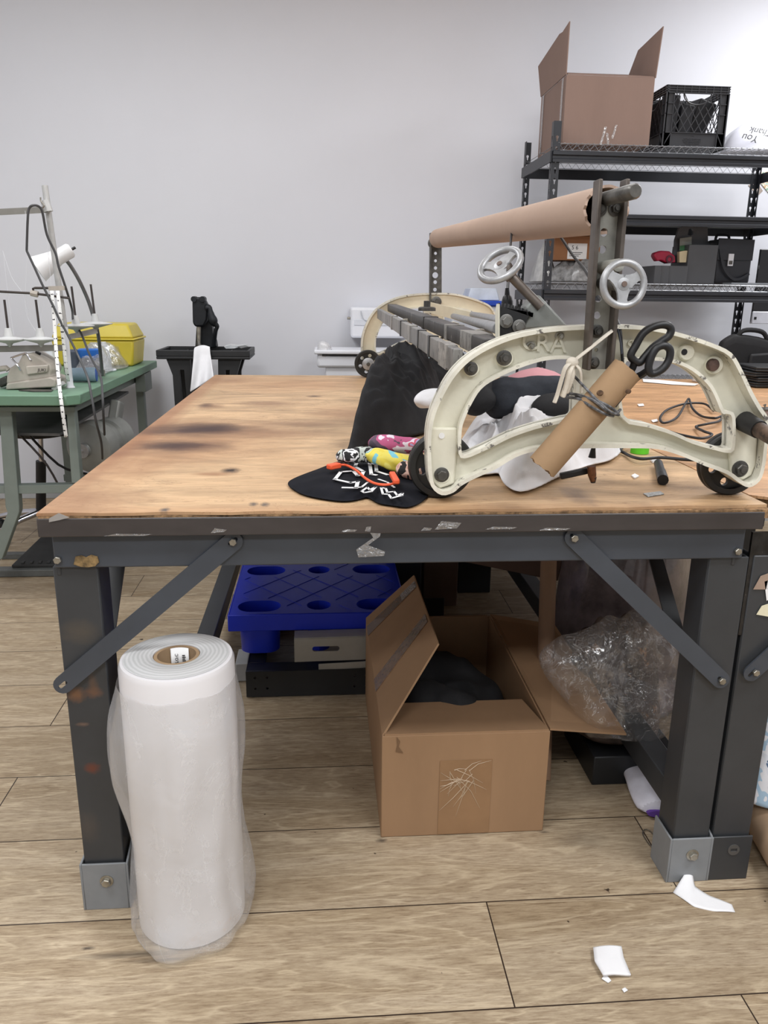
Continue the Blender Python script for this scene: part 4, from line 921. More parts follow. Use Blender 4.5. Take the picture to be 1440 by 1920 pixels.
# cables draped over the stand
for i, (pl, lab) in enumerate((([(50, 470, 3.45), (52, 410, 3.44), (55, 390, 3.44), (64, 385, 3.44), (74, 388, 3.46), (80, 400, 3.47), (88, 440, 3.49), (104, 475, 3.5), (110, 500, 3.5), (125, 545, 3.52), (135, 580, 3.6), (138, 605, 3.75), (152, 625, 3.7), (168, 665, 3.6), (188, 705, 3.45), (192, 740, 3.3), (194, 780, 3.3), (196, 815, 3.5)], 'dark grey cable hung over the top arm, falling past the cone plates at right'),
           ([(50, 470, 3.45), (64, 500, 3.45), (80, 535, 3.45), (98, 570, 3.45), (112, 600, 3.45), (128, 630, 3.45), (148, 670, 3.42), (165, 710, 3.3), (172, 745, 3.25), (180, 790, 3.25), (190, 830, 3.4), (192, 860, 3.6)], 'dark grey cable looping from the top arm down across the table front edge'))):
    o = MB().tube(spline(p3(pl), 5), .005, 8).build('machine_cable', mat('grey_cable', (72, 72, 74), .5)); tag(o, lab, 'cable')
# tape measure
M_tm, nt, bs = nodes('tape_measure_print')
v = coords(nt); sp = N(nt, 'ShaderNodeSeparateXYZ'); nt.links.new(v, sp.inputs[0])
def tick(period, wdt):
    a = N(nt, 'ShaderNodeMath', operation='DIVIDE', i_1=period); nt.links.new(sp.outputs[2], a.inputs[0])
    f = N(nt, 'ShaderNodeMath', operation='FRACT'); nt.links.new(a.outputs[0], f.inputs[0])
    g = N(nt, 'ShaderNodeMath', operation='LESS_THAN', i_1=wdt); nt.links.new(f.outputs[0], g.inputs[0]); return g.outputs[0]
cc = mixc(nt, tick(.0254, .22), lin((236, 236, 234)), lin((50, 50, 54))); 
nv = noi(nt, v, 120, 1); cc2 = mixc(nt, ramp(nt, nv, [(.5, (0, 0, 0)), (.52, (1, 1, 1))]), lin((236, 236, 234)), cc)
nt.links.new(cc2, bs.inputs['Base Color']); bs.inputs['Roughness'].default_value = .5
tm = thing('tape_measure', 'white tape measure hanging from the stand down past the green table edge', 'tape measure', at(122, 820, Y=3.24))
for pl in ([(97, 545, 3.48), (101, 590, 3.45), (104, 640, 3.42), (108, 690, 3.36), (112, 730, 3.27), (117, 770, 3.23), (124, 820, 3.24)], [(108, 545, 3.48), (113, 590, 3.45), (119, 640, 3.45), (124, 690, 3.45), (128, 715, 3.48)]):
    P = spline(p3(pl), 6); b = MB(); b.grid(lambda u, w: P[min(len(P)-1, int(u*(len(P)-1)+.5))]+V(((w-.5)*.0145, .004*sin(w*pi), 0)), len(P), 3)
    b.build('tape', M_tm, tm, solid=.0008)
# gooseneck lamp
Lm = thing('gooseneck_lamp', 'white cone-shaded gooseneck lamp behind the thread stand', 'lamp', at(192, 705, Z=.9))
A, B_ = at(70, 505, Y=3.75), at(134, 468, Y=3.80); ax = (B_-A).normalized(); L_ = (B_-A).length
MB().lathe([(.062, 0), (.058, .004), (.036, L_*.55), (.033, L_*.6), (.033, L_*.95), (.026, L_), (.001, L_+.002)], A, ax, 32).build('shade', mat('lamp_white', (222, 222, 222), .35, var=.03), Lm, smooth=40)
MB().cyl(B_, B_+ax*.02, .006).build('switch', M_black, Lm)
MB().tube(spline(p3([(122, 486, 3.8), (132, 498, 3.82), (148, 525, 3.85), (164, 560, 3.9), (174, 590, 3.93), (183, 622, 3.97), (188, 660, 4.0), (192, 704, 4.04)]), 8), .0085, 10).build('gooseneck', mat('neck_metal', (120, 120, 122), .35, .7), Lm)
c = at(192, 705, Z=.9); MB().cyl(c+V((0, 0, .001)), c+V((0, 0, .03)), .014).build('socket', M_steel, Lm)
# yellow tool case
Y_ = thing('tool_case', 'yellow plastic tool case with sloping lid at the wall end of the green table', 'case', (-1.27, 4.7, .9))
M_yel = mat('yellow_case_plastic', (206, 186, 62), .4, var=.05, vs=6)
def shell(z0, z1, i0, i1, nm):
    x0, x1, y0, y1 = -1.50, -1.05, 4.56, 4.86
    r0 = [(x0+i0, y0+i0, z0), (x1-i0, y0+i0, z0), (x1-i0, y1-i0, z0), (x0+i0, y1-i0, z0)]; r1 = [(x0+i1, y0+i1, z1), (x1-i1, y0+i1, z1), (x1-i1, y1-i1, z1), (x0+i1, y1-i1, z1)]
    return MB().loft([r0, r1]).build(nm, M_yel, Y_, bev=.012)
shell(.901, 1.045, .016, .0, 'case_body'); shell(1.045, 1.056, -.006, -.006, 'rim_band'); shell(1.056, 1.135, .0, .035, 'lid')
# clutter on the green table
def cone(nm, label, x, y, r0, r1, h, m, Z0=.9, lying=None):
    t = thing(nm, label, 'thread cone', at(x, y, Z=Z0), 'thread cones on the green table')
    c = at(x, y, Z=Z0)
    if lying is None:
        MB().lathe([(r0, .0), (r0, .01), (r1, h*.94), (r1*.6, h)], c, (0, 0, 1), 28).build('thread', m, t); MB().lathe([(r1*.5, h*.9), (r1*.5, h+.012)], c, (0, 0, 1), 16).build('core', M_white, t)
    else:
        a = V(lying).normalized(); cc_ = c+V((0, 0, r0)); MB().lathe([(r0*.9, 0), (r0, .008), (r1, h*.95), (r1*.8, h)], cc_, a, 28).build('thread', m, t)
        MB().lathe([(r0*.55, -.004), (r0*.92, -.002), (r0*.92, .001)], cc_, a, 20, ).build('core', mat('blue_core', (40, 84, 170), .4), t)
    return t
cone('thread_cone', 'cone of pale blue thread lying on its side by the tape measure', 182, 716, .034, .03, .13, mat('pale_blue_thread', (140, 162, 178), .8, bmp=.4, bs=260), lying=(-1, -.12, .0))
cone('thread_cone', 'white cone of thread standing in front of the yellow tool case', 198, 690, .036, .026, .13, mat('white_thread', (224, 226, 232), .8))
cone('thread_cone', 'white thread cone on the machine side of the tape measure', 95, 688, .032, .02, .10, mat('white_thread', (224, 226, 232)))
c = at(170, 700, Z=.9); bl = thing('blue_lidded_jar', 'dark jar with a bright blue lid in front of the yellow case', 'jar', c)
MB().lathe([(.045, .0), (.05, .01), (.05, .08)], c, (0, 0, 1), 28).build('jar', mat('navy_jar', (52, 62, 84), .3), bl)
MB().lathe([(.052, .081), (.054, .085), (.054, .12), (.048, .125), (.001, .126)], c, (0, 0, 1), 28).build('lid', mat('blue_lid', (36, 104, 190), .4), bl)
c = at(138, 700, Z=.9); bb = MB().lathe([(.04, 0), (.044, .01), (.044, .11), (.03, .12), (.001, .121)], c, (0, 0, 1), 24).build('dark_spool_box', mat('slate_tub', (74, 80, 92), .5)); tag(bb, 'slate grey tub half hidden behind the hanging tape measure', 'tub')
c = at(198, 696, Z=.9); rg = MB().tube([c+V((.05*cos(t), .05*sin(t), .007)) for t in [2*pi*i/36 for i in range(36)]], .006, 8, closed=True).build('white_ring', M_white); tag(rg, 'white plastic ring lying on the green table by the lamp foot', 'ring')
pbag = garment('plastic_bag', 'crumpled clear plastic bag on the green table before the yellow case', 'bag', [(135, 706), (150, 712), (190, 706), (215, 696), (240, 690), (238, 676), (200, 680), (160, 690)], .901, .10, film('bag_film', body=.16, crinkle=30, gloss=.16), 61, .5, 14, 2.5)
# ================================================================ BACK WALL
Bn = thing('tray_bench', 'black tray-topped plastic workbench standing at the back wall', 'workbench', (-.66, 4.75, 0))
M_bp = mat('black_bench_plastic', (33, 34, 36), .5, var=.1)
fz, fy, by_ = .93, 4.5, 4.85
x0, x1 = at(292, 660, Y=fy).x, at(468, 660, Y=fy).x
zt, zb = at(380, 657, Y=fy).z, at(380, 674, Y=fy).z
b = MB(); t = .018
b.box(x0, x1, fy, by_, zb, zb+.015); b.box(x0, x1, fy, fy+t, zb+.015, zt); b.box(x0, x1, by_-t, by_, zb+.015, zt); b.box(x0, x0+t, fy+t, by_-t, zb+.015, zt); b.box(x1-t, x1, fy+t, by_-t, zb+.015, zt)
for k in range(1, 4): b.box(x0+(x1-x0)*k/4-.004, x0+(x1-x0)*k/4+.004, fy+t, by_-t, zb+.015, zt-.015)
b.build('tray', M_bp, Bn, bev=.004)
def bench_leg(xa, sgn, y):
    o = [(xa, zb), (xa+sgn*.13, zb), (xa+sgn*.15, .30), (xa+sgn*.17, 0), (xa+sgn*.07, 0), (xa+sgn*.035, .5), (xa+sgn*.03, zb-.09)]
    hole = [(xa+sgn*.065, zb-.06), (xa+sgn*.095, zb-.06), (xa+sgn*.105, zb-.33), (xa+sgn*.075, zb-.33)]
    MB().plate(ccw(o), [hole], .05, PXZ(y)).build('leg', M_bp, Bn, bev=.006)
for y in (fy+.05, by_-.05):
    bench_leg(x0+.05, 1, y); bench_leg(x1-.05, -1, y)
MB().box(x0+.2, x1-.2, fy+.08, by_-.08, .28, .31).build('shelf', M_bp, Bn, bev=.004)
Pm = thing('grommet_press', 'black cast hand press bolted to the tray bench', 'press', at(385, 650, Y=4.66))
M_iron = mat('black_cast_iron', (28, 31, 36), .5, .3, var=.25, vs=20, bmp=.3, bs=60)
MB().prism(ps([(366, 648), (368, 612), (378, 600), (390, 585), (396, 600), (399, 625), (404, 640), (406, 652), (362, 656)], Y=4.68), (0, .09, 0)).build('column', M_iron, Pm, bev=.008)
b = MB(); b.prism(ps([(360, 560), (365, 557), (380, 557), (384, 562), (390, 574), (388, 600), (382, 612), (366, 613), (361, 606)], Y=4.62), (0, .07, 0)); b.build('head', M_iron, Pm, bev=.010)
for s in (0, 1): MB().lathe([(.016, 0), (.016, .07)], at(363+s*16, 561, Y=4.61), (0, 1, 0), 16).build('lug', M_iron, Pm)
MB().tube(spline(p3([(388, 578, 4.63), (393, 578, 4.62), (396, 592, 4.62), (402, 606, 4.62), (407, 612, 4.62), (404, 622, 4.63), (401, 648, 4.66)]), 4), [.02, .022, .022, .018, .015, .014, .016, .02, .021, .024, .026, .025, .022, .018, .015, .014, .013, .012, .012, .012, .012, .012, .012, .012, .012], 10).build('lever', M_iron, Pm)
MB().tube(p3([(373, 613, 4.64), (373, 648, 4.64)]), [.012, .010], 12).build('ram', M_steel, Pm)
MB().tube(p3([(372, 640, 4.64), (374, 652, 4.64)]), [.010, .018], 12).build('die', M_darkst, Pm)
# white cloth hanging over the bench front
def hang(u, w):
    x = 366+(u-.5)*0; tops = at(366+u*28, 652+4*sin(u*pi)*-1, Y=4.52); bots = at(357+u*46, 735-u*30, Y=4.40)
    p = tops.lerp(bots, w); p.y += .02*sin(u*9+w*2)*w - .03*sin(min(1, w*6)*pi/2); p.z += .02*sin(min(1, w*5)*pi)*(1-w); return p
o = MB().grid(hang, 20, 18).build('white_cloth', M_whitec, solid=.004, sub=1, smooth=180); tag(o, 'white cloth hanging over the front of the black tray bench', 'cloth')
for i, (px, lab) in enumerate((([(420, 650), (432, 647), (450, 650), (440, 653), (424, 654)], 'crumpled white paper in the bench tray, right of the press'), ([(445, 649), (460, 647), (466, 650), (452, 653)], 'second scrap of white paper at the right end of the bench tray'))):
    o = MB().prism([at(x, y, Y=4.6+.02*((k*7) % 5)) for k, (x, y) in enumerate(px)], (0, .06, .004)).build('paper_scrap', mat('grey_paper', (196, 198, 200), .8)); tag(o, lab, 'paper')
# towel dispenser on the wall
D = thing('towel_dispenser', 'white plastic paper-towel dispenser mounted on the back wall', 'dispenser', (.33, 5.0, 1.06))
xa, xb = at(658, 600, Y=4.86).x, at(770, 600, Y=4.86).x; za, zb2 = at(700, 577, Y=4.86).z, at(700, 634, Y=4.86).z
b = MB(); b.loft([[(xa+.0+i, 4.86+j, z) for i, j in ((0, 0), (xb-xa-2*k, 0), (xb-xa-2*k, .235), (0, .235))] for z, k in ((zb2, .02), (zb2+.03, 0), (za-.02, 0), (za, .01))])
b.build('housing', M_white, D, bev=.02)
MB().box(xa+.02, xb-.02, 4.855, 4.86, zb2+.075, za-.07).build('front_panel', mat('silvery_white', (218, 222, 230), .3), D, bev=.004)
MB().tube(spline([(xa+.06, 4.852, za-.02), (xa+.08, 4.852, za-.07), (xa+.16, 4.852, za-.085)], 4), .003, 6).build('seam', mat('pale_grey', (196, 200, 206), .5), D)
MB().cyl((xa-.02, 4.93, za-.065), (xa, 4.93, za-.065), .008).build('key', M_steel, D)
MB().box(xa+.07, xa+.10, 4.90, 4.93, zb2-.022, zb2).build('latch', M_darkst, D)
# plotter / printer
P_ = thing('vinyl_plotter', 'long white vinyl plotter with a black slot standing before the back wall', 'plotter', (.25, 4.75, 0))
xa, xb = at(594, 660, Y=4.62).x, .62; zt, zb3 = at(680, 657, Y=4.62).z, at(680, 690, Y=4.62).z
b = MB(); b.box(xa, xb, 4.62, 4.88, zb3, zt-.03); b.build('body', M_white, P_, bev=.015)
MB().box(xa-.015, xb, 4.60, 4.90, zt-.022, zt).build('lid', M_white, P_, bev=.006)
MB().box(xa+.03, xb-.02, 4.616, 4.63, zt-.033, zt-.021).build('slot', M_black, P_)
MB().box(xa+.05, xb-.02, 4.64, 4.9, zb3-.06, zb3).build('feed_tray', M_white, P_, bev=.006)
for x in (xa+.07, xb-.12): MB().box(x, x+.06, 4.68, 4.84, 0, zb3-.06).build('leg', M_white, P_, bev=.006)
c = at(612, 663, Y=4.66); lump = MB()
lump.tube(spline([c+V((-.005, 0, -.02)), c+V((-.012, 0, .03)), c+V((0, 0, .065))], 4), [.035, .042, .045, .045, .04, .04, .038, .03, .018], 16)
o = lump.build('wrapped_roll', film('cloudy_wrap', body=.62, gloss=.12)); tag(o, 'cloudy plastic-wrapped roll leaning on the left end of the white plotter', 'wrapped roll')
tub = thing('storage_tub', 'pale storage tub with blue lid behind the far end of the carriage', 'tub', (.9, 4.72, .9))
xa, xb = at(846, 590, Y=4.55).x, at(940, 590, Y=4.55).x; z1 = at(890, 574, Y=4.55).z
MB().loft([[(x, y, z) for x, y in ((xa+k, 4.55+k), (xb-k, 4.55+k), (xb-k, 4.85-k), (xa+k, 4.85-k))] for z, k in ((.9, .03), (z1, 0))]).build('tub_body', mat('frosted_tub', (206, 212, 222), .4), tub, bev=.01)
MB().box(xa-.012, xb+.012, 4.54, 4.86, z1, z1+.03).build('lid', mat('royal_blue_lid', (30, 74, 190), .4), tub, bev=.008)
o = MB().loft([[(x, y, z) for x, y in ((xa+.1+k, 4.6+k), (xb-k, 4.6+k), (xb-k, 4.82-k), (xa+.1+k, 4.82-k))] for z, k in ((z1+.031, .0), (z1+.10, .02))]).build('white_carton', mat('grey_white_carton', (196, 204, 216), .6), bev=.006); tag(o, 'pale carton resting on the blue lid of the storage tub', 'carton')
tb = MB().box(.70, 1.12, 4.5, 4.9, .86, .899).build('side_table', mat('white_side_table', (214, 214, 214), .5), bev=.004); tb.location.z += 0
sd = thing('side_table', 'low white side table carrying the blue-lidded tub', 'table', (.91, 4.7, 0)); 
tb.name = 'table_top'; tb.parent = sd; tb.location = tb.location-sd.location
for x in (.73, 1.06):
    for y in (4.53, 4.84): MB().box(x, x+.03, y, y+.03, 0, .86).build('leg', M_lgrey, sd)
# ================================================================ STEEL SHELVING
R = thing('steel_rack', 'black boltless steel shelving rack with wire decks at the back wall', 'shelving', (1.93, 4.58, 0))
M_rack = mat('charcoal_rack_steel', (48, 50, 55), .4, .2, var=.08, vs=8)
M_wire = mat('galvanised_wire', (176, 178, 182), .35, .7, var=.1)
SX0, SX1, SY0, SY1, SH = 1.195, 2.63, 4.29, 4.89, 2.175
def key(cx, cz):
    r_ = .0075; return [(cx+r_*cos(a), cz+r_*sin(a)) for a in [-.75+i*(pi+1.5)/9 for i in range(10)]]+[(cx-.0036, cz-.011), (cx-.003, cz-.02), (cx, cz-.022), (cx+.003, cz-.02), (cx+.0036, cz-.011)]
def rack_post(x, y, sx, sy):
    b = MB(); w = .038
    hs = [ccw(key(w/2, .06+.051*k)) for k in range(41)]
    mx = Matrix(((sx, 0, 0, x), (0, 0, 1, y), (0, 1, 0, 0), (0, 0, 0, 1))); my = Matrix(((0, 0, 1, x), (sy, 0, 0, y), (0, 1, 0, 0), (0, 0, 0, 1)))
    o = [(0, 0), (w, 0), (w, SH), (0, SH)]
    b.plate(o, hs, .003, mx); b.plate(o, hs, .003, my); b.build('post', M_rack, R)
rack_post(SX0, SY0, 1, 1); rack_post(SX0, SY1, 1, -1); rack_post(SX1, SY0, -1, 1); rack_post(SX1, SY1, -1, -1)
LV = [2.035, 1.735, 1.347, .80, .12]
for li, z in enumerate(LV):
    h = .055
    for y, s in ((SY0-.004, -1), (SY1+.004, 1)):
        prof = [(0, 0), (s*.010, -.004), (s*.010, -h*.35), (s*.003, -h*.45), (s*.003, -h*.65), (s*.010, -h*.75), (s*.010, -h), (-s*.004, -h), (-s*.004, 0)]
        MB().prism([(SX0, y+p, z+q) for p, q in prof], (SX1-SX0, 0, 0)).build('beam', M_rack, R)
    for x, s in ((SX0-.004, -1), (SX1+.004, 1)):
        MB().prism([(x, SY0, z), (x, SY1, z), (x, SY1, z-h), (x, SY0, z-h)], (s*.008, 0, 0)).build('beam', M_rack, R)
    if li == 1:
        MB().box(SX0+.01, SX1-.01, SY0+.005, SY1-.005, z-.012, z-.002).build('deck_board', mat('grey_deck_board', (120, 122, 120), .6), R)
    else:
        b = MB(); nw = 46
        for k in range(nw):
            x = SX0+.03+(SX1-SX0-.06)*k/(nw-1); b.tube([(x, SY0-.002, z+.0385), (x, SY1+.002, z+.0385)], .0016, 4)
        for y in (SY0+.002, (SY0+SY1)/2, SY1-.002):
            b.tube([(SX0+.01, y, z+.035), (SX1-.01, y, z+.035)], .0022, 4)
            zg = []
            for k in range(62): zg.append((SX0+.01+(SX1-SX0-.02)*k/61, y, z+(.034 if k % 2 else .004)))
            b.tube(zg, .002, 4); b.tube([(SX0+.01, y, z+.003), (SX1-.01, y, z+.003)], .002, 4)
        b.build('wire_deck', M_wire, R)
# top shelf: open carton
zs = LV[0]+.0425
Bx = thing('open_carton', 'large brown carton with flaps standing up on the top shelf of the rack', 'box', (1.51, 4.6, zs))
M_c2 = mat('top_carton_board', (142, 120, 110), .82, var=.05, vs=5, bmp=.1, bs=160, stretch=(1, 1, .2), spec=.2)
bx0, bx1, byf, byb, bzt = 1.262, 1.728, 4.36, 4.84, 2.405
t = .005
b = MB(); b.box(bx0, bx1, byf, byf+t, zs, bzt); b.box(bx0, bx1, byb-t, byb, zs, bzt); b.box(bx0, bx0+t, byf+t, byb-t, zs, bzt); b.box(bx1-t, bx1, byf+t, byb-t, zs, bzt); b.box(bx0+t, bx1-t, byf+t, byb-t, zs, zs+t)
b.build('carton_body', M_c2, Bx, bev=.0015)
MB().prism([(bx0, byf, bzt), (bx0, byb, bzt), (bx0-.03, byb-.02, bzt+.15), (bx0-.006, byf+.15, bzt+.225), (bx0-.004, byf+.10, bzt+.22), (bx0, byf+.0, bzt+.24)], (-t, 0, .001)).build('flap', M_c2, Bx)
MB().prism([(bx1, byf, bzt), (bx1+.015, byf+.0, bzt+.235), (bx1-.0, byb-.2, bzt+.20), (bx1, byb, bzt+.03), (bx1, byb, bzt)], (t, 0, 0)).build('flap', M_c2, Bx)
MB().prism([(bx0+.005, byf, bzt), (bx1-.005, byf, bzt), (bx1-.02, byf+.20, bzt+.055), (bx0+.02, byf+.20, bzt+.055)], (0, 0, t)).build('flap', M_c2, Bx)
MB().prism([(bx0+.02, byb, bzt), (bx1-.02, byb, bzt), (bx1-.04, byb-.18, bzt+.03), (bx0+.04, byb-.18, bzt+.03)], (0, 0, t)).build('flap', M_c2, Bx)
for yy, w in ((byf+.03, .03), (byb-.08, .035)):
    MB().prism([(bx0-.0065, yy, zs+.02), (bx0-.0065, yy+w, zs+.02), (bx0-.0065, yy+w, bzt-.005), (bx0-.0065, yy, bzt-.005)], (.001, 0, 0)).build('tape_strip', M_tape, Bx)
for x, z, h, s in ((.2, .0, .09, .02), (.24, .0, .06, -.01), (.26, .03, .07, .015)):
    MB().prism([(bx0+x, byf-.001, zs+z+.005), (bx0+x+.012, byf-.001, zs+z+.005), (bx0+x+.012+s, byf-.001, zs+z+h), (bx0+x+s, byf-.001, zs+z+h)], (0, -.0008, 0)).build('tape_strip', M_tape, Bx)
# milk crate
Cr = thing('milk_crate', 'black lattice-sided milk crate full of dark things on the top shelf', 'crate', (1.98, 4.55, zs))
M_cr = mat('black_crate_plastic', (54, 55, 59), .4, var=.06)
cx0, cx1, cyf, cyb, czt = 1.805, 2.148, 4.38, 4.72, zs+.302
def crate_side(o, ux, uy, nm):  # o origin corner, ux direction along side, uy inward normal
    b = MB(); o, ux, n_ = V(o), V(ux), V(uy); W = .343; H = .302; up = V((0, 0, 1))
    def bx(x0, x1, z0, z1, d0=0, d1=.012):
        b.prism([o+ux*x0+up*z0+n_*d0, o+ux*x1+up*z0+n_*d0, o+ux*x1+up*z1+n_*d0, o+ux*x0+up*z1+n_*d0], n_*(d1-d0))
    bx(0, W, .265, .302, .004, .010); 
    for k in range(4): bx(0, W, .265+k*.0115, .2685+k*.0115, -.002, .010)
    for k in range(9): bx(.012+k*.0395, .017+k*.0395, .265, .302, -.001, .010)
    bx(0, .045, .0, .265, .006, .012); bx(W-.045, W, .0, .265, .006, .012); bx(0, W, .0, .075, .006, .012)
    bx(0, .006, 0, .265, -.001, .012); bx(W-.006, W, 0, .265, -.001, .012); bx(.043, .047, 0, .265, 0, .012); bx(W-.047, W-.043, 0, .265, 0, .012); bx(0, W, .0, .006, -.001, .012); bx(0, W, .075, .079, 0, .012)
    for zz in (.165, .215): bx(0, .045, zz, zz+.004, 0, .012); bx(W-.045, W, zz, zz+.004, 0, .012)
    b.tube([o+ux*.005+up*.005+n_*.003, o+ux*.045+up*.075+n_*.003], .003, 4); b.tube([o+ux*(W-.005)+up*.005+n_*.003, o+ux*(W-.045)+up*.075+n_*.003], .003, 4)
    z0, z1, a0, a1 = .078, .266, .045, W-.045
    step = .0425; hgt = z1-z0
    def clipline(xa, sgn):
        pts = []
        for i in range(25):
            q = i/24; x = xa+sgn*q*hgt*.62; z = z0+q*hgt
            inh = a0+.058 < x < a1-.058 and z > z1-.055
            if a0 <= x <= a1 and not inh: pts.append(o+ux*x+up*z+n_*.006)
        return pts
    k = -4
    while a0+k*step < a1+.2:
        for s in (1, -1):
            xa = a0+k*step
            pts = clipline(xa, s)
            if len(pts) > 1: b.tube([pts[0], pts[-1]], .0024, 4)
        k += 1
    hp = [o+ux*(W/2+.075*cos(t)*(1 if abs(cos(t)) < .95 else 1))+up*(z1-.001-.052*max(0, -sin(t)) if sin(t) < 0 else z1)+n_*.006 for t in [pi+pi*i/14 for i in range(15)]]
    b.tube(hp, .0035, 6)
    return b.build(nm, M_cr, Cr)
crate_side((cx0, cyf, zs), (1, 0, 0), (0, 1, 0), 'lattice_side'); crate_side((cx0, cyb, zs), (0, -1, 0), (1, 0, 0), 'lattice_side')
crate_side((cx1, cyf, zs), (0, 1, 0), (-1, 0, 0), 'lattice_side'); crate_side((cx1, cyb, zs), (-1, 0, 0), (0, -1, 0), 'lattice_side')
MB().box(cx0+.012, cx1-.012, cyf+.012, cyb-.012, zs+.003, zs+.010).build('crate_floor', M_cr, Cr)
b = MB(); q = V(((cx0+cx1)/2, cyf-.0005+.006, zs)); 
for k, (w_, z) in enumerate(((.02, .062), (.10, .048), (.11, .040), (.10, .032), (.08, .024))):
    for j in range(int(w_/.008)): 
        x = q.x-w_/2+j*.008; b.box(x, x+.005+.002*((j*3+k) % 2), q.y-.0015, q.y, q.z+z, q.z+z+.004)
b.build('moulded_lettering', M_cr, Cr)
cr_m = mat('crate_contents', (30, 31, 36), .6, var=.3)
def chunk(nm, lab, c, s, rz, rx, cat):
    b = MB().box(-s[0], s[0], -s[1], s[1], -s[2], s[2]); bmesh.ops.rotate(b.b, verts=b.b.verts, cent=(0, 0, 0), matrix=Matrix.Rotation(rz, 3, 'Y') @ Matrix.Rotation(rx, 3, 'X')); bmesh.ops.translate(b.b, verts=b.b.verts, vec=c)
    o = b.build(nm, cr_m, bev=.008); tag(o, lab, cat)
chunk('dark_binder', 'black upright binder at the left inside the milk crate', (1.86, 4.55, zs+.14), (.03, .145, .125), .06, 0, 'binder')
chunk('dark_binder', 'black low binder in the middle of the milk crate', (1.94, 4.55, zs+.12), (.035, .13, .105), .12, 0, 'binder')
chunk('dark_binder', 'black tilted binder at the right inside the milk crate', (2.045, 4.56, zs+.158), (.05, .1, .105), .32, .1, 'binder')
# thank-you bag
def heap(nm, lab, cat, x0, x1, y0, y1, z, h, m, seed, fold=.5, fs=14, edge=3):
    cx_, cy_ = (x0+x1)/2, (y0+y1)/2
    out = [(cx_+(x1-x0)/2*cos(a)*(1+.12*sin(3*a+seed)), cy_+(y1-y0)/2*sin(a)*(1+.1*cos(2*a+seed))) for a in [2*pi*i/14 for i in range(14)]]
    def hf(s, x, y):
        base = max(0, 1-s**edge); return h*base*(1+fold*nz(x*fs, y*fs, seed))+h*fold*.4*(1-abs(nz(x*fs*1.4, y*fs, seed+4))*2)*(base**.5)
    o = mound(out, hf, z).build(nm, m, sub=1, smooth=180); return tag(o, lab, cat)
bag = heap('thank_you_bag', 'white plastic carrier bag with black script lying at the end of the top shelf', 'bag', 2.18, 2.62, 4.40, 4.72, zs, .15, mat('white_bag_film', (226, 228, 240), .3, var=.04, coat=.3), 71, .2, 6, 3.2)
bt = MB()
for s, x, y, sz in (('You', 1408, 259, .055), ('Thank', 1428, 247, .05)):
    c = at(x, y, Y=4.405); bt.text(s, sz, .001, Matrix.Translation(c) @ Matrix.Rotation(-.25, 4, 'X') @ Matrix.Rotation(pi/2, 4, 'X') @ Matrix.Rotation(pi-.15, 4, 'Z'), shear=.35)
o = bt.build('script_print', M_black, bag)
# middle shelf carton and bags
zs = LV[2]+.0425
Ct = thing('small_carton', 'small brown carton with white label on the plastic bags behind the rack post', 'box', (1.42, 4.58, 1.49))
MB().box(1.30, 1.56, 4.5, 4.72, 1.508, 1.638).build('carton_body', mat('orange_carton', (150, 104, 70), .8, var=.06), Ct, bev=.002)
MB().prism([(1.33, 4.53, 1.633), (1.52, 4.52, 1.633), (1.50, 4.55, 1.66), (1.45, 4.54, 1.65), (1.38, 4.55, 1.665)], (0, .08, .004)).build('flap', mat('orange_carton', (150, 104, 70)), Ct)
lb = MB().box(1.375, 1.485, 4.4985, 4.4995, 1.515, 1.598).build('label', M_paper, Ct)
bt = MB(); bt.text('5 6', .03, .0006, Matrix.Translation((1.415, 4.4978, 1.575)) @ Matrix.Rotation(pi/2, 4, 'X'))
for k in range(3): bt.box(1.385, 1.46-.01*k, 4.4975, 4.498, 1.548-k*.009, 1.551-k*.009)
bt.build('label_print', M_black, lb)
heap('packed_bag', 'clear bag of grey cloth under the small labelled carton', 'bag', 1.29, 1.66, 4.38, 4.74, zs, .108, mat('grey_bagged_cloth', (150, 150, 150), .3, var=.4, vs=30, coat=.4), 81, .35, 16, 4)
heap('packed_bag', 'knotted clear plastic bag left of the front rack post', 'bag', 1.22, 1.36, 4.52, 4.80, zs, .16, mat('cloudy_bag', (188, 188, 186), .3, var=.15, vs=20, coat=.4), 83, .5, 16, 2)
# tool caddy
Ca = thing('tool_caddy', 'dark grey plastic tool caddy with tall handle on the middle shelf', 'caddy', (2.03, 4.5, zs))
M_cad = mat('caddy_grey_plastic', (86, 88, 92), .45, var=.05)
a0, a1, ay0, ay1 = 1.855, 2.215, 4.42, 4.66; z1 = zs+.095
b = MB()
def tray(b, x0, x1, y0, y1, z0, z1, t=.005):
    b.box(x0, x1, y0, y0+t, z0, z1); b.box(x0, x1, y1-t, y1, z0, z1); b.box(x0, x0+t, y0+t, y1-t, z0, z1); b.box(x1-t, x1, y0+t, y1-t, z0, z1); b.box(x0+t, x1-t, y0+t, y1-t, z0, z0+t)
tray(b, a0, a0+.19, ay0, ay1, zs, z1); b.box(a0+.045, a0+.049, ay0+.005, ay1-.005, zs+.005, z1-.01); b.box(a0+.09, a0+.094, ay0+.005, ay1-.005, zs+.005, z1-.01)
for x in (a0+.04, a0+.085): b.box(x, x+.006, ay0-.003, ay0, zs, z1)
b.build('front_bins', M_cad, Ca, bev=.002)
b = MB(); tray(b, a0+.192, a1, ay0+.02, ay1, zs, zs+.21); b.build('tall_bin', M_cad, Ca, bev=.003)
hpx = oz([(1262, 493), (1265, 450), (1272, 428), (1290, 420), (1318, 420), (1325, 425), (1326, 452), (1335, 470), (1335, 493)], 4.54)
hh = oz([(1288, 440), (1290, 430), (1296, 428), (1299, 432), (1298, 440), (1292, 443)], 4.54)
MB().plate(ccw(hpx), [ccw(hh)], .022, PXZ(4.54)).build('handle_plate', M_cad, Ca, bev=.003)
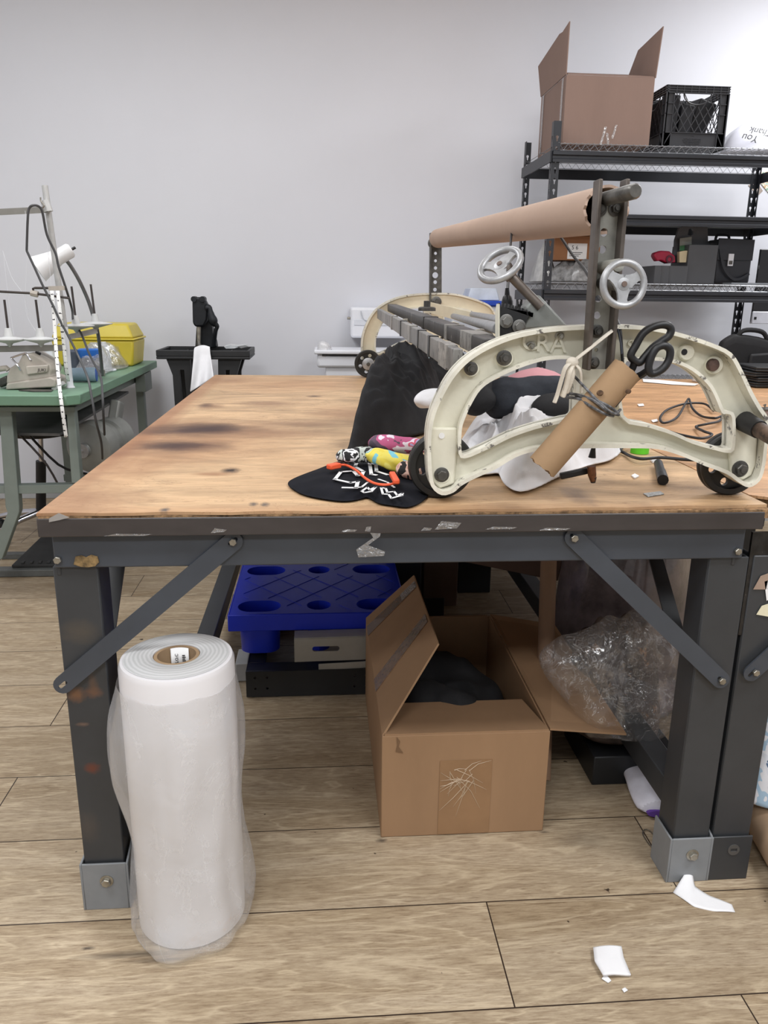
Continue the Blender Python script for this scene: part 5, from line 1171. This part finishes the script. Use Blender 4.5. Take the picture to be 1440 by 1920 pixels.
tg = thing('tape_gun', 'crimson tape dispenser lying in the front bins of the caddy', 'tape dispenser', (1.94, 4.47, z1-.03))
MB().prism(ps([(1226, 480), (1228, 474), (1240, 470), (1256, 471), (1266, 480), (1267, 492), (1252, 494), (1240, 488), (1232, 490)], Y=4.45), (0, .05, 0)).build('body', mat('crimson_plastic', (166, 28, 62), .4), tg, bev=.006)
MB().lathe([(.022, 0), (.022, .04), (.012, .04), (.012, 0)], at(1256, 486, Y=4.445), (0, 1, 0), 20, close=True).build('tape_reel', mat('dark_red_reel', (90, 30, 50), .5), tg)
o = MB().prism(ps([(1274, 470), (1275, 447), (1297, 444), (1297, 470)], Y=4.50), (0, .003, 0)).build('swatch_card', mat('grey_card', (150, 154, 148), .6)); tag(o, 'grey and green card standing in the caddy in front of its handle', 'card')
MB().prism(ps([(1274.5, 470), (1274.5, 461), (1297, 458), (1297, 470)], Y=4.499), (0, -.0008, 0)).build('green_band', mat('card_green', (70, 128, 84), .6), o)
o = MB().prism(ps([(1274, 492), (1274, 472), (1284, 470), (1296, 470), (1293, 492)], Y=4.46), (0, .03, 0)).build('cream_sponge', mat('cream_foam', (226, 212, 176), .9, bmp=.3)); tag(o, 'cream sponge block standing in the caddy bins', 'sponge')
# shoulder bag
Bg = thing('shoulder_bag', 'black leather bag with white buckle beside the grey caddy', 'bag', (2.33, 4.6, zs))
M_lea = mat('black_leather', (38, 40, 46), .38, var=.1, bmp=.2, bs=120)
g0, g1 = 2.222, 2.43
MB().loft([[(x, y, z) for x, y in ((g0+k, 4.46+k), (g1-k, 4.46+k), (g1-k, 4.62-k), (g0+k, 4.62-k))] for z, k in ((zs+.002, .004), (zs+.02, 0), (zs+.22, .0), (zs+.245, .012))]).build('bag_body', M_lea, Bg, bev=.008)
MB().prism([(g0-.002, 4.456, zs+.248), (g1+.002, 4.456, zs+.243), (g1+.0, 4.452, zs+.13), (g0+.0, 4.452, zs+.13)], (0, .006, 0)).build('flap', M_lea, Bg, bev=.002)
bk = MB().box(2.285, 2.315, 4.445, 4.452, zs+.10, zs+.165).build('buckle', M_white, Bg); MB().box(2.29, 2.31, 4.443, 4.445, zs+.108, zs+.128).build('buckle_plate', M_darkst, bk)
MB().tube(spline([(g0+.01, 4.45, zs+.19), (g0+.04, 4.44, zs+.09), (g0+.09, 4.435, zs+.035), (g0+.14, 4.44, zs+.03), (g1-.01, 4.45, zs+.06)], 5), .006, 6, flat=(.014, .004)).build('strap', M_lea, Bg)
MB().tube(spline([(g0+.02, 4.54, zs+.24), (g0+.03, 4.54, zs+.27), (g0+.09, 4.54, zs+.27), (g0+.10, 4.54, zs+.245)], 4), .008, 8).build('carry_handle', M_lea, Bg)
sb = thing('spray_bottle', 'pale spray bottle with yellow-green label behind the black bag', 'bottle', (2.47, 4.7, zs))
MB().lathe([(.03, 0), (.033, .01), (.033, .15), (.014, .19), (.014, .21)], (2.475, 4.7, zs), (0, 0, 1), 24).build('bottle', mat('clear_bottle', (214, 222, 214), .25), sb)
MB().lathe([(.0338, .03), (.0338, .13)], (2.475, 4.7, zs), (0, 0, 1), 24).build('label', mat('lime_label', (206, 216, 130), .5), sb)
MB().prism([(2.455, 4.69, zs+.21), (2.495, 4.69, zs+.21), (2.50, 4.69, zs+.245), (2.53, 4.69, zs+.255), (2.44, 4.69, zs+.26), (2.43, 4.69, zs+.245)], (0, .025, 0)).build('trigger_head', M_white, sb, bev=.003)
o = MB().box(2.26, 2.52, 4.33, 4.43, zs, zs+.008).build('flat_tablet', mat('flat_silver', (160, 166, 172), .4, .5)); tag(o, 'thin silver slab lying flat on the shelf in front of the black bag', 'tablet')
# desk, computer, backpack at the far right
Dk = thing('office_desk', 'pale desk at the far right behind the work table', 'desk', (3.1, 4.6, 0))
MB().box(2.66, 3.7, 4.35, 5.05, .90, .93).build('desk_top', mat('grey_desk_top', (150, 148, 144), .5), Dk, bev=.003)
for x in (2.7, 3.62):
    for y in (4.4, 4.98): MB().box(x, x+.04, y, y+.04, 0, .90).build('leg', M_lgrey, Dk)
Cm = thing('desktop_computer', 'slim desktop computer with black screen and silver chin at the right', 'computer', (2.93, 4.75, .93))
MB().box(2.632, 3.2, 4.745, 4.76, 1.172, 1.60).build('screen', mat('black_screen', (14, 15, 20), .12, spec=.6), Cm, bev=.004)
MB().box(2.632, 3.2, 4.738, 4.762, 1.165, 1.238).build('chin', mat('silver_chin', (212, 214, 222), .35, .3), Cm, bev=.004)
MB().box(2.645, 2.66, 4.736, 4.739, 1.19, 1.206).build('sticker', M_black, Cm)
b = MB().box(2.87, 3.03, 4.76, 4.775, .935, 1.3); b.box(2.85, 3.05, 4.68, 4.86, .931, .938); b.build('stand', M_alu, Cm)
o = MB().box(2.665, 2.98, 4.40, 4.52, .931, .945).build('keyboard', M_paper, bev=.003); tag(o, 'white keyboard on the desk in front of the silver computer', 'keyboard')
o = MB().prism([(2.74, 5.101, 2.04), (2.76, 5.101, 2.08), (3.1, 5.101, 2.1), (3.1, 5.101, 1.86), (2.86, 5.101, 1.93)], (0, -.006, 0)).build('poster', print_mat('floral_print', [(226, 224, 206), (150, 180, 160), (232, 228, 214), (196, 160, 110), (236, 232, 220), (170, 196, 180)], 26, 4)); tag(o, 'floral printed sheet on the back wall right of the rack', 'poster')
o = MB().prism([(2.69, 5.101, 2.00), (2.737, 5.101, 2.03), (2.79, 5.101, 1.97), (2.76, 5.101, 1.94)], (0, -.004, 0)).build('brown_card', mat('taupe_card', (170, 156, 146), .8)); tag(o, 'small taupe card on the wall left of the floral sheet', 'card')
bp = thing('backpack', 'black fabric backpack lying on the table edge behind the laptop stack', 'backpack', (2.42, 4.02, .95))
M_bpk = mat('black_nylon', (24, 24, 26), .75, var=.2, bmp=.2)
x0, x1 = at(1348, 650, Y=3.9).x, at(1470, 650, Y=3.9).x
b = MB(); b.loft([[(x0+i*.2+j, y, z) for (j, y, z) in ((0, 3.90, .912), (0.0, 3.99, .912), (.03, 3.98, zt_), (.03, 3.92, zt_))] for i, zt_ in ((0, 1.10), (.3, 1.14), (1, 1.13), (1.6, 1.09), (2.0, 1.06))])
b.build('pack', M_bpk, bp, bev=.02, sub=1, smooth=60)
MB().prism([(x0+.16, 3.90, .94), (x0+.33, 3.90, .94), (x0+.34, 3.905, 1.03), (x0+.3, 3.91, 1.05), (x0+.17, 3.91, 1.04)], (0, -.02, 0)).build('front_pocket', M_bpk, bp, bev=.01)
MB().tube(spline([(x0+.1, 3.94, 1.10), (x0+.14, 3.94, 1.155), (x0+.24, 3.94, 1.15), (x0+.28, 3.94, 1.10)], 5), .012, 8).build('strap', M_bpk, bp)
heap('clear_bag', 'crumpled clear plastic bag between the arch and the black backpack', 'bag', 1.84, 1.99, 3.74, 3.86, .912, .12, film('bag_film2', body=.25, gloss=.2, crinkle=40), 91, .5, 16, 2.5).location.z += 0
# ================================================================ UNDER AND BEFORE THE TABLE
# stretch-film roll in a loose clear sleeve
W = thing('plastic_film_roll', 'tall white plastic film roll in loose clear wrap, standing by the left table leg', 'roll', (-.294, 1.45, 0))
c0 = V((-.294, 1.45, 0)); RH = .615; RR = .113
m, nt, bs = nodes('wound_film'); v = coords(nt)
wv = N(nt, 'ShaderNodeTexWave', wave_type='RINGS', rings_direction='Z', i_Scale=38, i_Distortion=2.2, i_Detail=3); nt.links.new(v, wv.inputs['Vector'])
nt.links.new(ramp(nt, wv.outputs['Fac'], [(0, lin((196, 197, 197))), (.5, lin((206, 207, 207))), (1, lin((216, 216, 217)))]), bs.inputs['Base Color']); bs.inputs['Roughness'].default_value = .22; bs.inputs['Coat Weight'].default_value = .6
M_wf2 = mat('milky_film_side', (226, 224, 226), .35, var=.03, vs=3, coat=.35, c2=(228, 214, 208), cut=.6)
b = MB(); b.lathe([(RR, .005), (RR, RH-.012), (RR-.004, RH-.002), (RR-.012, RH), (.0462, RH-.001), (.0462, RH-.14), (.001, RH-.14)], c0, (0, 0, 1), 64); b.build('film_winding', M_wf2, W, smooth=30)
b = MB(); b.lathe([(RR-.010, RH+.0005), (RR*.75, RH+.003), (.05, RH+.004), (.046, RH+.002), (.046, RH-.03)], c0, (0, 0, 1), 64)
for f in [f for f in b.b.faces if len(f.verts) > 4]: b.b.faces.remove(f)
b.build('wound_end', m, W, smooth=60)
MB().lathe([(.046, RH-.002), (.044, RH+.001), (.038, RH+.001), (.037, RH-.10)], c0, (0, 0, 1), 40, cap=False).build('board_core', mat('roll_core_board', (158, 132, 102), .85), W)
tg = MB().grid(lambda u, w: c0+V((-.036*sin((u-.5)*1.0)*-1*.0+(u-.5)*.036, .0355*cos((u-.5)*1.1), RH-.055+w*.055)), 8, 2).build('core_tag', M_paper, W, solid=.0006)
b = MB(); b.text('U.S.O.C', .009, .0006, Matrix.Translation(c0+V((-.007, .0335, RH-.028))) @ Matrix.Rotation(pi/2, 4, 'X') @ Matrix.Rotation(pi/2, 4, 'Z'))
for k in range(9): b.box(c0.x+.004, c0.x+.004+.006+.003*(k % 2), c0.y+.033, c0.y+.0335, RH-.05+k*.004, RH-.048+k*.004)
b.build('tag_print', M_black, tg)
# the loose sleeve: flares towards the floor
prof = [(RH-.045, 1.01, 0), (RH-.08, 1.04, .02), (.48, 1.10, .05), (.38, 1.12, .10), (.28, 1.07, .12), (.20, 1.06, .10), (.12, 1.12, .10), (.06, 1.17, .10), (.02, 1.15, .10), (.004, 1.06, .08)]
def sleeve(u, w):
    t = u*2*pi; f = w*(len(prof)-1); i = min(len(prof)-2, int(f)); q = f-i
    z = prof[i][0]+(prof[i+1][0]-prof[i][0])*q; k = prof[i][1]+(prof[i+1][1]-prof[i][1])*q; am = prof[i][2]+(prof[i+1][2]-prof[i][2])*q
    r = RR*(k+am*1.1*nz(cos(t)*2.2, sin(t)*2.2, z*4.5)+am*.35*nz(cos(t)*6, sin(t)*6, z*3+5))
    left = max(0, cos(t-pi*1.05))**3
    r *= 1+.20*left*math.exp(-((z-.42)/.12)**2)-.05*left*math.exp(-((z-.24)/.07)**2)
    fl = max(0, cos(t+pi*.48))**2; r *= 1+.22*fl*math.exp(-(z/.07)**2)
    r = max(r, RR*1.006)
    if z < RH-.06 and c0.x+r*cos(t) < -.432: r = (-.432-c0.x)/cos(t)
    return V((c0.x+r*cos(t), c0.y+r*sin(t), z+.006*nz(cos(t)*3, sin(t)*3, 9)*(w < .1)))
MB().grid(sleeve, 110, 60, wrapu=True).build('clear_sleeve', film('sleeve_film', body=.30, crinkle=7, gloss=.06, rough=.22, crease=.10), W, smooth=180)

# open carton under the table
Bx = thing('open_carton', 'brown carton with flaps open standing on the floor under the cutting table', 'box', (.345, 2.05, 0))
x0, x1, y0, y1, H = .137, .551, 1.66, 2.375, .287; t = .005
b = MB(); b.box(x0, x1, y0, y0+t, 0.001, H); b.box(x0, x1, y1-t, y1, 0.001, H); b.box(x0, x0+t, y0+t, y1-t, 0.001, H); b.box(x1-t, x1, y0+t, y1-t, .001, H); b.box(x0+t, x1-t, y0+t, y1-t, .001, .006)
b.build('carton_body', M_card, Bx, bev=.002)
# inner liner: a paler face folded inwards at the front
MB().prism([(x0+.006, y0+.001, H), (x1-.004, y0+.001, H), (x1-.02, y0+.20, H-.028), (x0+.02, y0+.20, H-.03)], (0, 0, .005)).build('flap', M_card, Bx)
F1 = ps([(714, 1366)], Y=y0)[0]
e = [V((x0, y0+.005, H)), V((x0, y1, H)), at(776, 1078, Y=2.30), at(830, 1262, Y=1.80)]
e[3] = V((.287, 1.80, .462)); dirx, dirz = .287-x0, .462-H
best = min(((k_, yy) for k_ in [.7+.02*i for i in range(40)] for yy in [1.95+.02*j for j in range(22)]), key=lambda q: ((lambda P: ((720+F*(P@CR)/(P@FW)-776)**2+(960-F*(P@CU)/(P@FW)-1078)**2))(V((x0+dirx*q[0], q[1], H+dirz*q[0]))-CAM)))
e[2] = V((x0+dirx*best[0], best[1], H+dirz*best[0]))
# left flap folds up over the opening, with two brown tape bands
MB().prism([(x0, y0+.004, H), (x0, y1, H), tuple(e[2]), tuple(e[3])], (.004, 0, -.003)).build('flap', M_card, Bx)
fu = (e[3]-V((x0, y0, H))); fv = V((0, 1, 0))
def onflap(s, q, off=.0015):
    a = V((x0, y0+.004, H)).lerp(e[3], q); c = V((x0, y1, H)).lerp(e[2], q); n = (e[3]-e[0]).cross(e[2]-e[0]).normalized()
    if n.x < 0: n = -n
    n = V((.8, -.2, -.5)).normalized()
    return a.lerp(c, s)
nrm = (V((0, 1, 0))).cross(e[3]-e[0]).normalized(); nrm = nrm if nrm.z > 0 else -nrm
M_btape = mat('brown_packing_tape', (116, 88, 66), .25, var=.2, vs=60, stretch=(1, 1, 1), coat=.5)
for s0, s1 in ((.30, .40), (.80, .90)):
    MB().prism([onflap(s0, .0), onflap(s1, .0), onflap(s1, .97), onflap(s0, .97)], nrm*.002).build('tape_strip', M_btape, Bx)
    if s0 > .5: MB().prism([onflap(s0+.01, .70), onflap(s1, .70), onflap(s1, .99), onflap(s0+.01, .99)], nrm*.0026).build('tape_strip', M_tape, Bx)
MB().prism([(x1, y0+.004, H), (x1, y1, H), (x1+.17, y1-.16, H+.03), (x1+.215, y0+.05, H-.05)], (0, 0, .005)).build('flap', M_card, Bx)
MB().prism([(x0+.01, y1, H), (x1-.01, y1, H), (x1-.02, y1+.12, H-.10), (x0+.02, y1+.12, H-.10)], (0, .004, 0)).build('flap', M_card, Bx)
# crackled clear tape patch on the front
b = MB(); b.box(.28, .41, y0-.0015, y0-.0005, .004, .215); b.build('tape_patch', mat('taped_kraft', (150, 116, 84), .25, var=.08, vs=8, coat=.4), Bx)
b = MB(); q0 = V((.335, y0-.002, .17)); rnd = random.Random(5)
for k in range(22):
    a = rnd.uniform(0, 2*pi) if k > 10 else rnd.uniform(-2.6, -.5); L_ = rnd.uniform(.03, .085) if k < 16 else .11
    p = q0+V((rnd.uniform(-.03, .03), 0, rnd.uniform(-.02, .02))); e_ = p+V((cos(a)*L_, 0, sin(a)*L_)); e_.x = min(.408, max(.282, e_.x)); e_.z = min(.212, max(.006, e_.z))
    mid = p.lerp(e_, .5)+V((rnd.uniform(-.006, .006), 0, rnd.uniform(-.006, .006)))
    b.tube([p, mid, e_], [.0012, .0009, .0003], 4)
b.build('tape_crackle', mat('tape_crease', (190, 166, 138), .35, coat=.5), Bx)
pts = [at(x, y, Y=y0-.001) for x, y in ((744, 1382), (750, 1390), (747, 1400), (756, 1412), (742, 1409), (745, 1398))]
MB().prism(pts, (0, -.001, 0)).build('torn_dent', mat('torn_kraft', (120, 92, 66), .9), Bx)
heap('black_clothes', 'heap of black clothes inside the open carton', 'clothes', x0+.008, x1-.008, y0+.02, y1-.02, .007, .22, M_blackc, 101, .35, 7, 6)
# long boards and scrap stored behind (dim)
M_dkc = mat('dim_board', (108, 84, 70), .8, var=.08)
tb = thing('cardboard_tube', 'long cardboard tube leaning upright behind the open carton', 'tube', (.60, 1.83, 0))
p, q = V((.597, 1.84, .024)), V((.72, 2.36, .78)); a = (q-p).normalized()
MB().lathe([(.024, 0), (.024, (q-p).length), (.021, (q-p).length), (.021, 0)], p, a, 32, close=True).build('tube', M_tubec, tb, smooth=30)
# blue plastic platform on a black metal frame
Pl = thing('plastic_pallet', 'blue plastic pallet with oval cup recesses lying under the table', 'pallet', (-.0, 2.55, .12))
M_blue = mat('royal_blue_plastic', (30, 56, 214), .42, var=.08, vs=5)
py0 = 2.47; pz = at(560, 1150, Y=py0).z; px0 = at(430, 1150, Y=py0).x; py1 = py0+.50; px1 = px0+.60
def oval(cx, cy, rx, ry): 
    d = rx-ry; return [(cx+d+ry*cos(a_), cy+ry*sin(a_)) for a_ in [-pi/2+pi*i/10 for i in range(11)]]+[(cx-d+ry*cos(a_), cy+ry*sin(a_)) for a_ in [pi/2+pi*i/10 for i in range(11)]]
cups = [(px0+.095+.205*i, py0+.07+.36*j, .074 if i != 1 else .042, .050 if i != 1 else .042) for i in range(3) for j in range(2)]
b = MB(); rr = .02
ol = [(px0, py0), (px1, py0), (px1, py1), (px0, py1)]
b.plate(ol, [oval(*c) for c in cups], .006, Matrix.Translation((0, 0, pz-.003)))
b.box(px0-.006, px1+.006, py0-.006, py0, pz-.06, pz); b.box(px0-.006, px1+.006, py1, py1+.006, pz-.06, pz); b.box(px0-.006, px0, py0, py1, pz-.06, pz); b.box(px1, px1+.006, py0, py1, pz-.06, pz)
b.build('deck', M_blue, Pl, bev=.003, smooth=30)
for c in cups:
    o1, o2_, o3 = oval(*c), oval(c[0], c[1], c[2]*.9, c[3]*.9), oval(c[0], c[1], c[2]*.82, c[3]*.82)
    b = MB(); b.loft([[(x, y, pz-.002) for x, y in o1], [(x, y, pz-.15) for x, y in o2_]], cap=False); b.loft([[(x, y, pz-.1505) for x, y in o2_], [(x, y, pz-.156) for x, y in o2_]])
    b.build('cup_foot', M_blue, Pl, smooth=40)
b = MB()
for i in range(-3, 8):
    for s in (1, -1):
        xa = px0+.02+i*.13; p = V((xa, py0+.02, pz+.0006)); q = p+V((s*.4, .48, 0))
        pts = [p.lerp(q, k/20) for k in range(21)]; pts = [w for w in pts if px0+.01 < w.x < px1-.01 and not any(abs(w.x-c[0]) < c[2]+.012 and abs(w.y-c[1]) < c[3]+.012 for c in cups)]
        run = []
        for w in pts:
            if run and (w-run[-1]).length > .04:
                if len(run) > 1: b.tube([run[0], run[-1]], .0012, 4)
                run = []
            run.append(w)
        if len(run) > 1: b.tube([run[0], run[-1]], .0012, 4)
b.build('grip_ribs', M_blue, Pl)
Fm = thing('steel_base_frame', 'black steel base frame lying flat on the floor beneath the blue pallet', 'frame', (.1, 2.6, 0))
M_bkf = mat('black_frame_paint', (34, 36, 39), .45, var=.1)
b = MB(); b.plate([(-.262, .005), (.5, .005), (.5, .098), (-.262, .098)], [circ(-.232+k*.04, zz, .0045, 10) for k in range(2) for zz in (.035, .075)]+[circ(.10+k*.04, zz, .0045, 10) for k in range(2) for zz in (.035, .075)], .005, PXZ(2.385))
b.box(-.262, .5, 2.388, 2.45, .093, .098); b.build('rail', M_bkf, Fm, bev=.002)
b = MB(); b.box(-.262, -.257, 2.39, 3.0, .005, .098); b.box(-.257, -.20, 2.45, 3.0, .093, .098); b.build('rail', M_bkf, Fm, bev=.002)
b = MB(); b.box(-.26, .5, 3.0, 3.006, .005, .098); b.build('rail', M_bkf, Fm, bev=.002)
for x in (-.24, -.16): MB().cyl((x, 2.41, 0), (x, 2.41, .006), .02, n=16).build('pad', M_blackm, Fm)
b = MB(); b.bar((-.22, 2.62, .11), (-.22, 2.62, .20), .05, .05, (1, 0, 0)); b.build('stub_post', M_bkf, Fm)
Gb = thing('slotted_bracket', 'grey slotted steel channel lying across the black base frame', 'bracket', (.05, 2.42, .10))
sl = [(-.035, .159), (.045, .159), (.05, .164), (.05, .172), (.045, .177), (-.035, .177), (-.04, .172), (-.04, .164)]
M_gb = mat('bracket_grey', (182, 182, 175), .45, .1, var=.1)
b = MB(); b.plate([(-.10, .122), (.42, .130), (.42, .212), (-.10, .205)], [sl], .003, PXZ(2.40)); b.prism([(-.10, 2.40, .205), (.42, 2.40, .212), (.42, 2.46, .212), (-.10, 2.46, .205)], (0, 0, .003)); b.build('channel', M_gb, Gb, bev=.001)
b = MB(); b.bar((-.02, 2.39, .105), (.35, 2.395, .117), .006, .024); b.build('link_bar', M_gb, Gb, bev=.002)
o = MB().box(-.31, -.265, 2.50, 2.62, .001, .07).build('white_tag_block', mat('dim_white_block', (176, 176, 176), .6), bev=.004); tag(o, 'small whitish block on the floor left of the black base frame', 'block')
# dark boards stored across the back of the space
for i, (P, Q, w, h, mm, lab) in enumerate((((.30, 2.75, .50), (.86, 2.60, .42), .02, .20, M_dkc, 'brown board standing on edge behind the open carton'),
                                          ((.40, 2.9, .80), (.86, 2.85, .38), .03, .07, M_bkf, 'black steel bar leaning behind the standing cardboard tube'),
                                          ((.52, 2.95, .80), (.98, 2.9, .38), .03, .05, M_greyb, 'grey steel bar leaning next to the black bar under the table'),
                                          ((.70, 2.62, .78), (1.03, 2.55, .42), .04, .08, mat('scuffed_green_steel', (74, 80, 76), .5, var=.15), 'scuffed dark steel channel leaning right of the cardboard tube'),
                                          ((.84, 2.7, .78), (1.10, 2.65, .44), .03, .05, M_tubec, 'thin cardboard tube leaning behind the diagonal brace on the right'))):
    o = MB().bar(P, Q, w, h, (0, 0, 1)).build(['board', 'steel_bar', 'steel_bar', 'steel_channel', 'leaning_tube'][i], mm, bev=.003); tag(o, lab, ['board', 'bar', 'bar', 'beam', 'tube'][i])
for i in range(3):
    o = MB().box(.25+.18*i, .25+.18*i+.15, 3.0+.15*i, 3.35+.1*i, .0, .62-.1*i).build('stored_box', [M_bkf, M_dkc, M_bkf][i], bev=.004); tag(o, ['dark box behind the blue pallet under the table', 'dim brown box deep under the table', 'low dark box deep under the table beside the brown box'][i], 'box')
# plastic-covered bundle at right and clear bag in front of it
heap('wrapped_bundle', 'large plastic-wrapped bundle of greyish cloth under the right end of the table', 'bundle', .80, 1.25, 2.15, 2.75, .001, .78, mat('wrapped_mauve', (120, 108, 108), .3, var=.4, vs=9, coat=.6, bmp=.7, bs=40), 111, .25, 6, 5)
heap('brown_goods', 'bundle of brown and grey goods seen through the clear plastic bag', 'bundle', .70, .99, 1.86, 2.12, .10, .30, mat('bagged_goods', (92, 78, 70), .6, var=.5, vs=9, c2=(150, 110, 76), cut=.6), 113, .4, 10, 4)
px = [(1014, 1232), (1035, 1204), (1080, 1188), (1140, 1160), (1170, 1162), (1215, 1150), (1262, 1185), (1276, 1250), (1274, 1330), (1240, 1372), (1200, 1388), (1150, 1378), (1100, 1376), (1080, 1340), (1040, 1290), (1020, 1262)]
ol = spline([at(x, y, Y=1.78) for x, y in px], 4, True); cen = sum(ol, V((0, 0, 0)))/len(ol)
def bagf(u, w):
    p = ol[int(u*len(ol)+.5) % len(ol)]; k = sin(w*pi) ; s = 1-abs(2*w-1)
    q = cen.lerp(p, 1-abs(2*w-1)**1.6 if False else sin(w*pi)**.7) if False else None
    r = sin(w*pi)**.6; d = -cos(w*pi)
    q = cen+(p-cen)*r; q.y = cen.y+d*.085+.035*nz(q.x*9, q.z*9, w*3)+.012*nz(q.x*30, q.z*30, w*3)
    return q
cb = MB().grid(bagf, 64, 26, wrapu=True).build('clear_plastic_bag', film('big_bag_film', body=.05, crinkle=26, gloss=.05, edge=.26, rough=.12), smooth=180)
tag(cb, 'big crumpled clear plastic bag resting on the right carton flap under the table', 'bag')
# small white crate that carries the bag
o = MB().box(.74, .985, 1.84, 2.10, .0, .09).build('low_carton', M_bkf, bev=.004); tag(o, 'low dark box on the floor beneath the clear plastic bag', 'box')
# rolled white banner with purple print
rb = thing('rolled_banner', 'flattened white fabric roll with purple edge lying behind the right table leg', 'roll', (.82, 1.85, 0))
P, Q = at(1238, 1520, Z=.03), at(1175, 1398, Z=.03)
ax = (Q-P).normalized(); sd = V((ax.y, -ax.x, 0)).normalized()
rings = []
for k in range(9):
    p = P.lerp(Q, k/8); rings.append([p+sd*(.055*cos(a_)*(1+.1*sin(k+a_*2)))+V((0, 0, .001+.026*sin(a_)*(1+.1*sin(k*2))+.001)) for a_ in [2*pi*j/20 for j in range(20)]])
MB().loft(rings).build('roll', mat('lilac_white_fabric', (222, 220, 230), .8, var=.06, vs=30), rb, sub=1)
MB().loft([[P-ax*.004+sd*(.034*cos(a_))+V((0, 0, .0+.010*sin(a_)-.008)) for a_ in [2*pi*j/16 for j in range(16)]], [P+ax*.01+sd*(.034*cos(a_))+V((0, 0, .010*sin(a_)-.008)) for a_ in [2*pi*j/16 for j in range(16)]]]).build('purple_edge', mat('purple_print', (92, 58, 140), .8), rb)
# zipper packet
zp = thing('clear_packet', 'small clear packet with a metal clip on the floor behind the right foot sleeve', 'packet', at(1225, 1580, Z=0))
b = MB(); b.tube(spline([at(x, y, Z=.006) for x, y in ((1243, 1600), (1222, 1588), (1207, 1568), (1206, 1558), (1216, 1556), (1232, 1572))], 5), .0016, 6); b.build('loop', M_steel, zp)
MB().tube([at(1233, 1574, Z=.008), at(1246, 1586, Z=.008)], .006, 8).build('clip', M_steel, zp)
MB().prism([at(x, y, Z=.002) for x, y in ((1224, 1560), (1240, 1550), (1256, 1560), (1250, 1590), (1232, 1590))], (0, 0, .003)).build('pouch', film('pouch_film', body=.12), zp)
# right edge: carton tube and printed fabric
ft = thing('fabric_core_tube', 'fat brown cardboard tube lying on the floor at the right edge', 'tube', (1.10, 1.5, 0))
P, Q = V((1.075, 1.70, .062)), V((1.06, 1.25, .062)); P = V((1.135, 1.78, .062)); Q = V((1.05, 1.24, .062)); a = (Q-P).normalized()
MB().lathe([(.06, 0), (.06, (Q-P).length), (.054, (Q-P).length), (.054, 0)], P, a, 40, close=True).build('tube', mat('fat_tube_board', (178, 150, 122), .8, var=.05), ft, smooth=30)
heap('printed_cloth', 'white cloth with blue print heaped on the fat tube at the right edge', 'cloth', 1.00, 1.25, 1.52, 1.80, .124, .16, print_mat('blue_floral', [(226, 226, 230), (232, 232, 236), (170, 196, 216), (228, 228, 232), (216, 218, 224), (90, 110, 140), (230, 230, 232), (196, 212, 226)], 8, 9), 121, .35, 9, 3)
# scraps on the floor
def curl(px, name, lab, lift, m, th=.002):
    P = [at(x, y, Z=.001) for x, y in px]
    b = MB(); n = len(P)//2
    A_, B_ = P[:n], P[n:][::-1]
    def fn(u, w):
        f = u*(n-1); i = min(n-2, int(f)); q = f-i; a_ = A_[i].lerp(A_[i+1], q); c_ = B_[i].lerp(B_[i+1], q); p = a_.lerp(c_, w); p.z = .0015+lift(u, w); return p
    o = b.grid(fn, 24, 8).build(name, m, solid=th, smooth=180); return tag(o, lab, 'scrap')
M_felt = mat('white_felt', (236, 236, 238), .9, var=.02, bmp=.15, bs=300)
curl([(1262, 1674), (1300, 1700), (1340, 1709), (1378, 1711), (1372, 1697), (1330, 1680), (1302, 1662), (1292, 1640)], 'cloth_scrap', 'curved white felt scrap lying before the right table leg', lambda u, w: .028*max(0, 1-u*3)*w+.001*sin(u*9), M_felt)
curl([(1112, 1783), (1114, 1808), (1130, 1836), (1182, 1832), (1168, 1800), (1164, 1781)], 'cloth_scrap', 'square folded white felt scrap on the bare floor in front', lambda u, w: .006+.004*sin(w*3+u), M_felt, .006)
curl([(1128, 1836), (1140, 1844), (1146, 1840), (1136, 1828)], 'paper_tear', 'tiny torn tip at the corner of the square felt scrap', lambda u, w: .001, M_felt)
curl([(1166, 1856), (1170, 1862), (1177, 1858), (1172, 1853)], 'paper_tear', 'tiny white fleck on the floor below the square felt scrap', lambda u, w: .001, M_felt)
# ================================================================ LIGHT
w = bpy.data.worlds.new('daylight'); scn.world = w; w.use_nodes = True
bg = w.node_tree.nodes['Background']; bg.inputs[0].default_value = (.93, .96, 1.0, 1); bg.inputs[1].default_value = .36
def panel(x, y, sx, sy, e, z=ZC-.04, col=(.965, .98, 1)):
    l = bpy.data.lights.new('ceiling_panel', 'AREA'); l.shape = 'RECTANGLE'; l.size = sx; l.size_y = sy; l.energy = e; l.color = col
    o = bpy.data.objects.new('ceiling_panel', l); COL.objects.link(o); o.location = (x, y, z)
for x, y, e in ((-1.2, .5, 44), (1.8, .5, 48), (-1.4, 3.1, 40), (.7, 3.3, 20), (3.2, 4.0, 56), (-.8, -1.5, 60), (1.6, -1.5, 60)):
    panel(x, y, 1.2, .6, e)
vs = scn.view_settings; vs.view_transform = 'Standard'; vs.look = 'None'; vs.exposure = 0; vs.gamma = 1; vs.use_curve_mapping = False
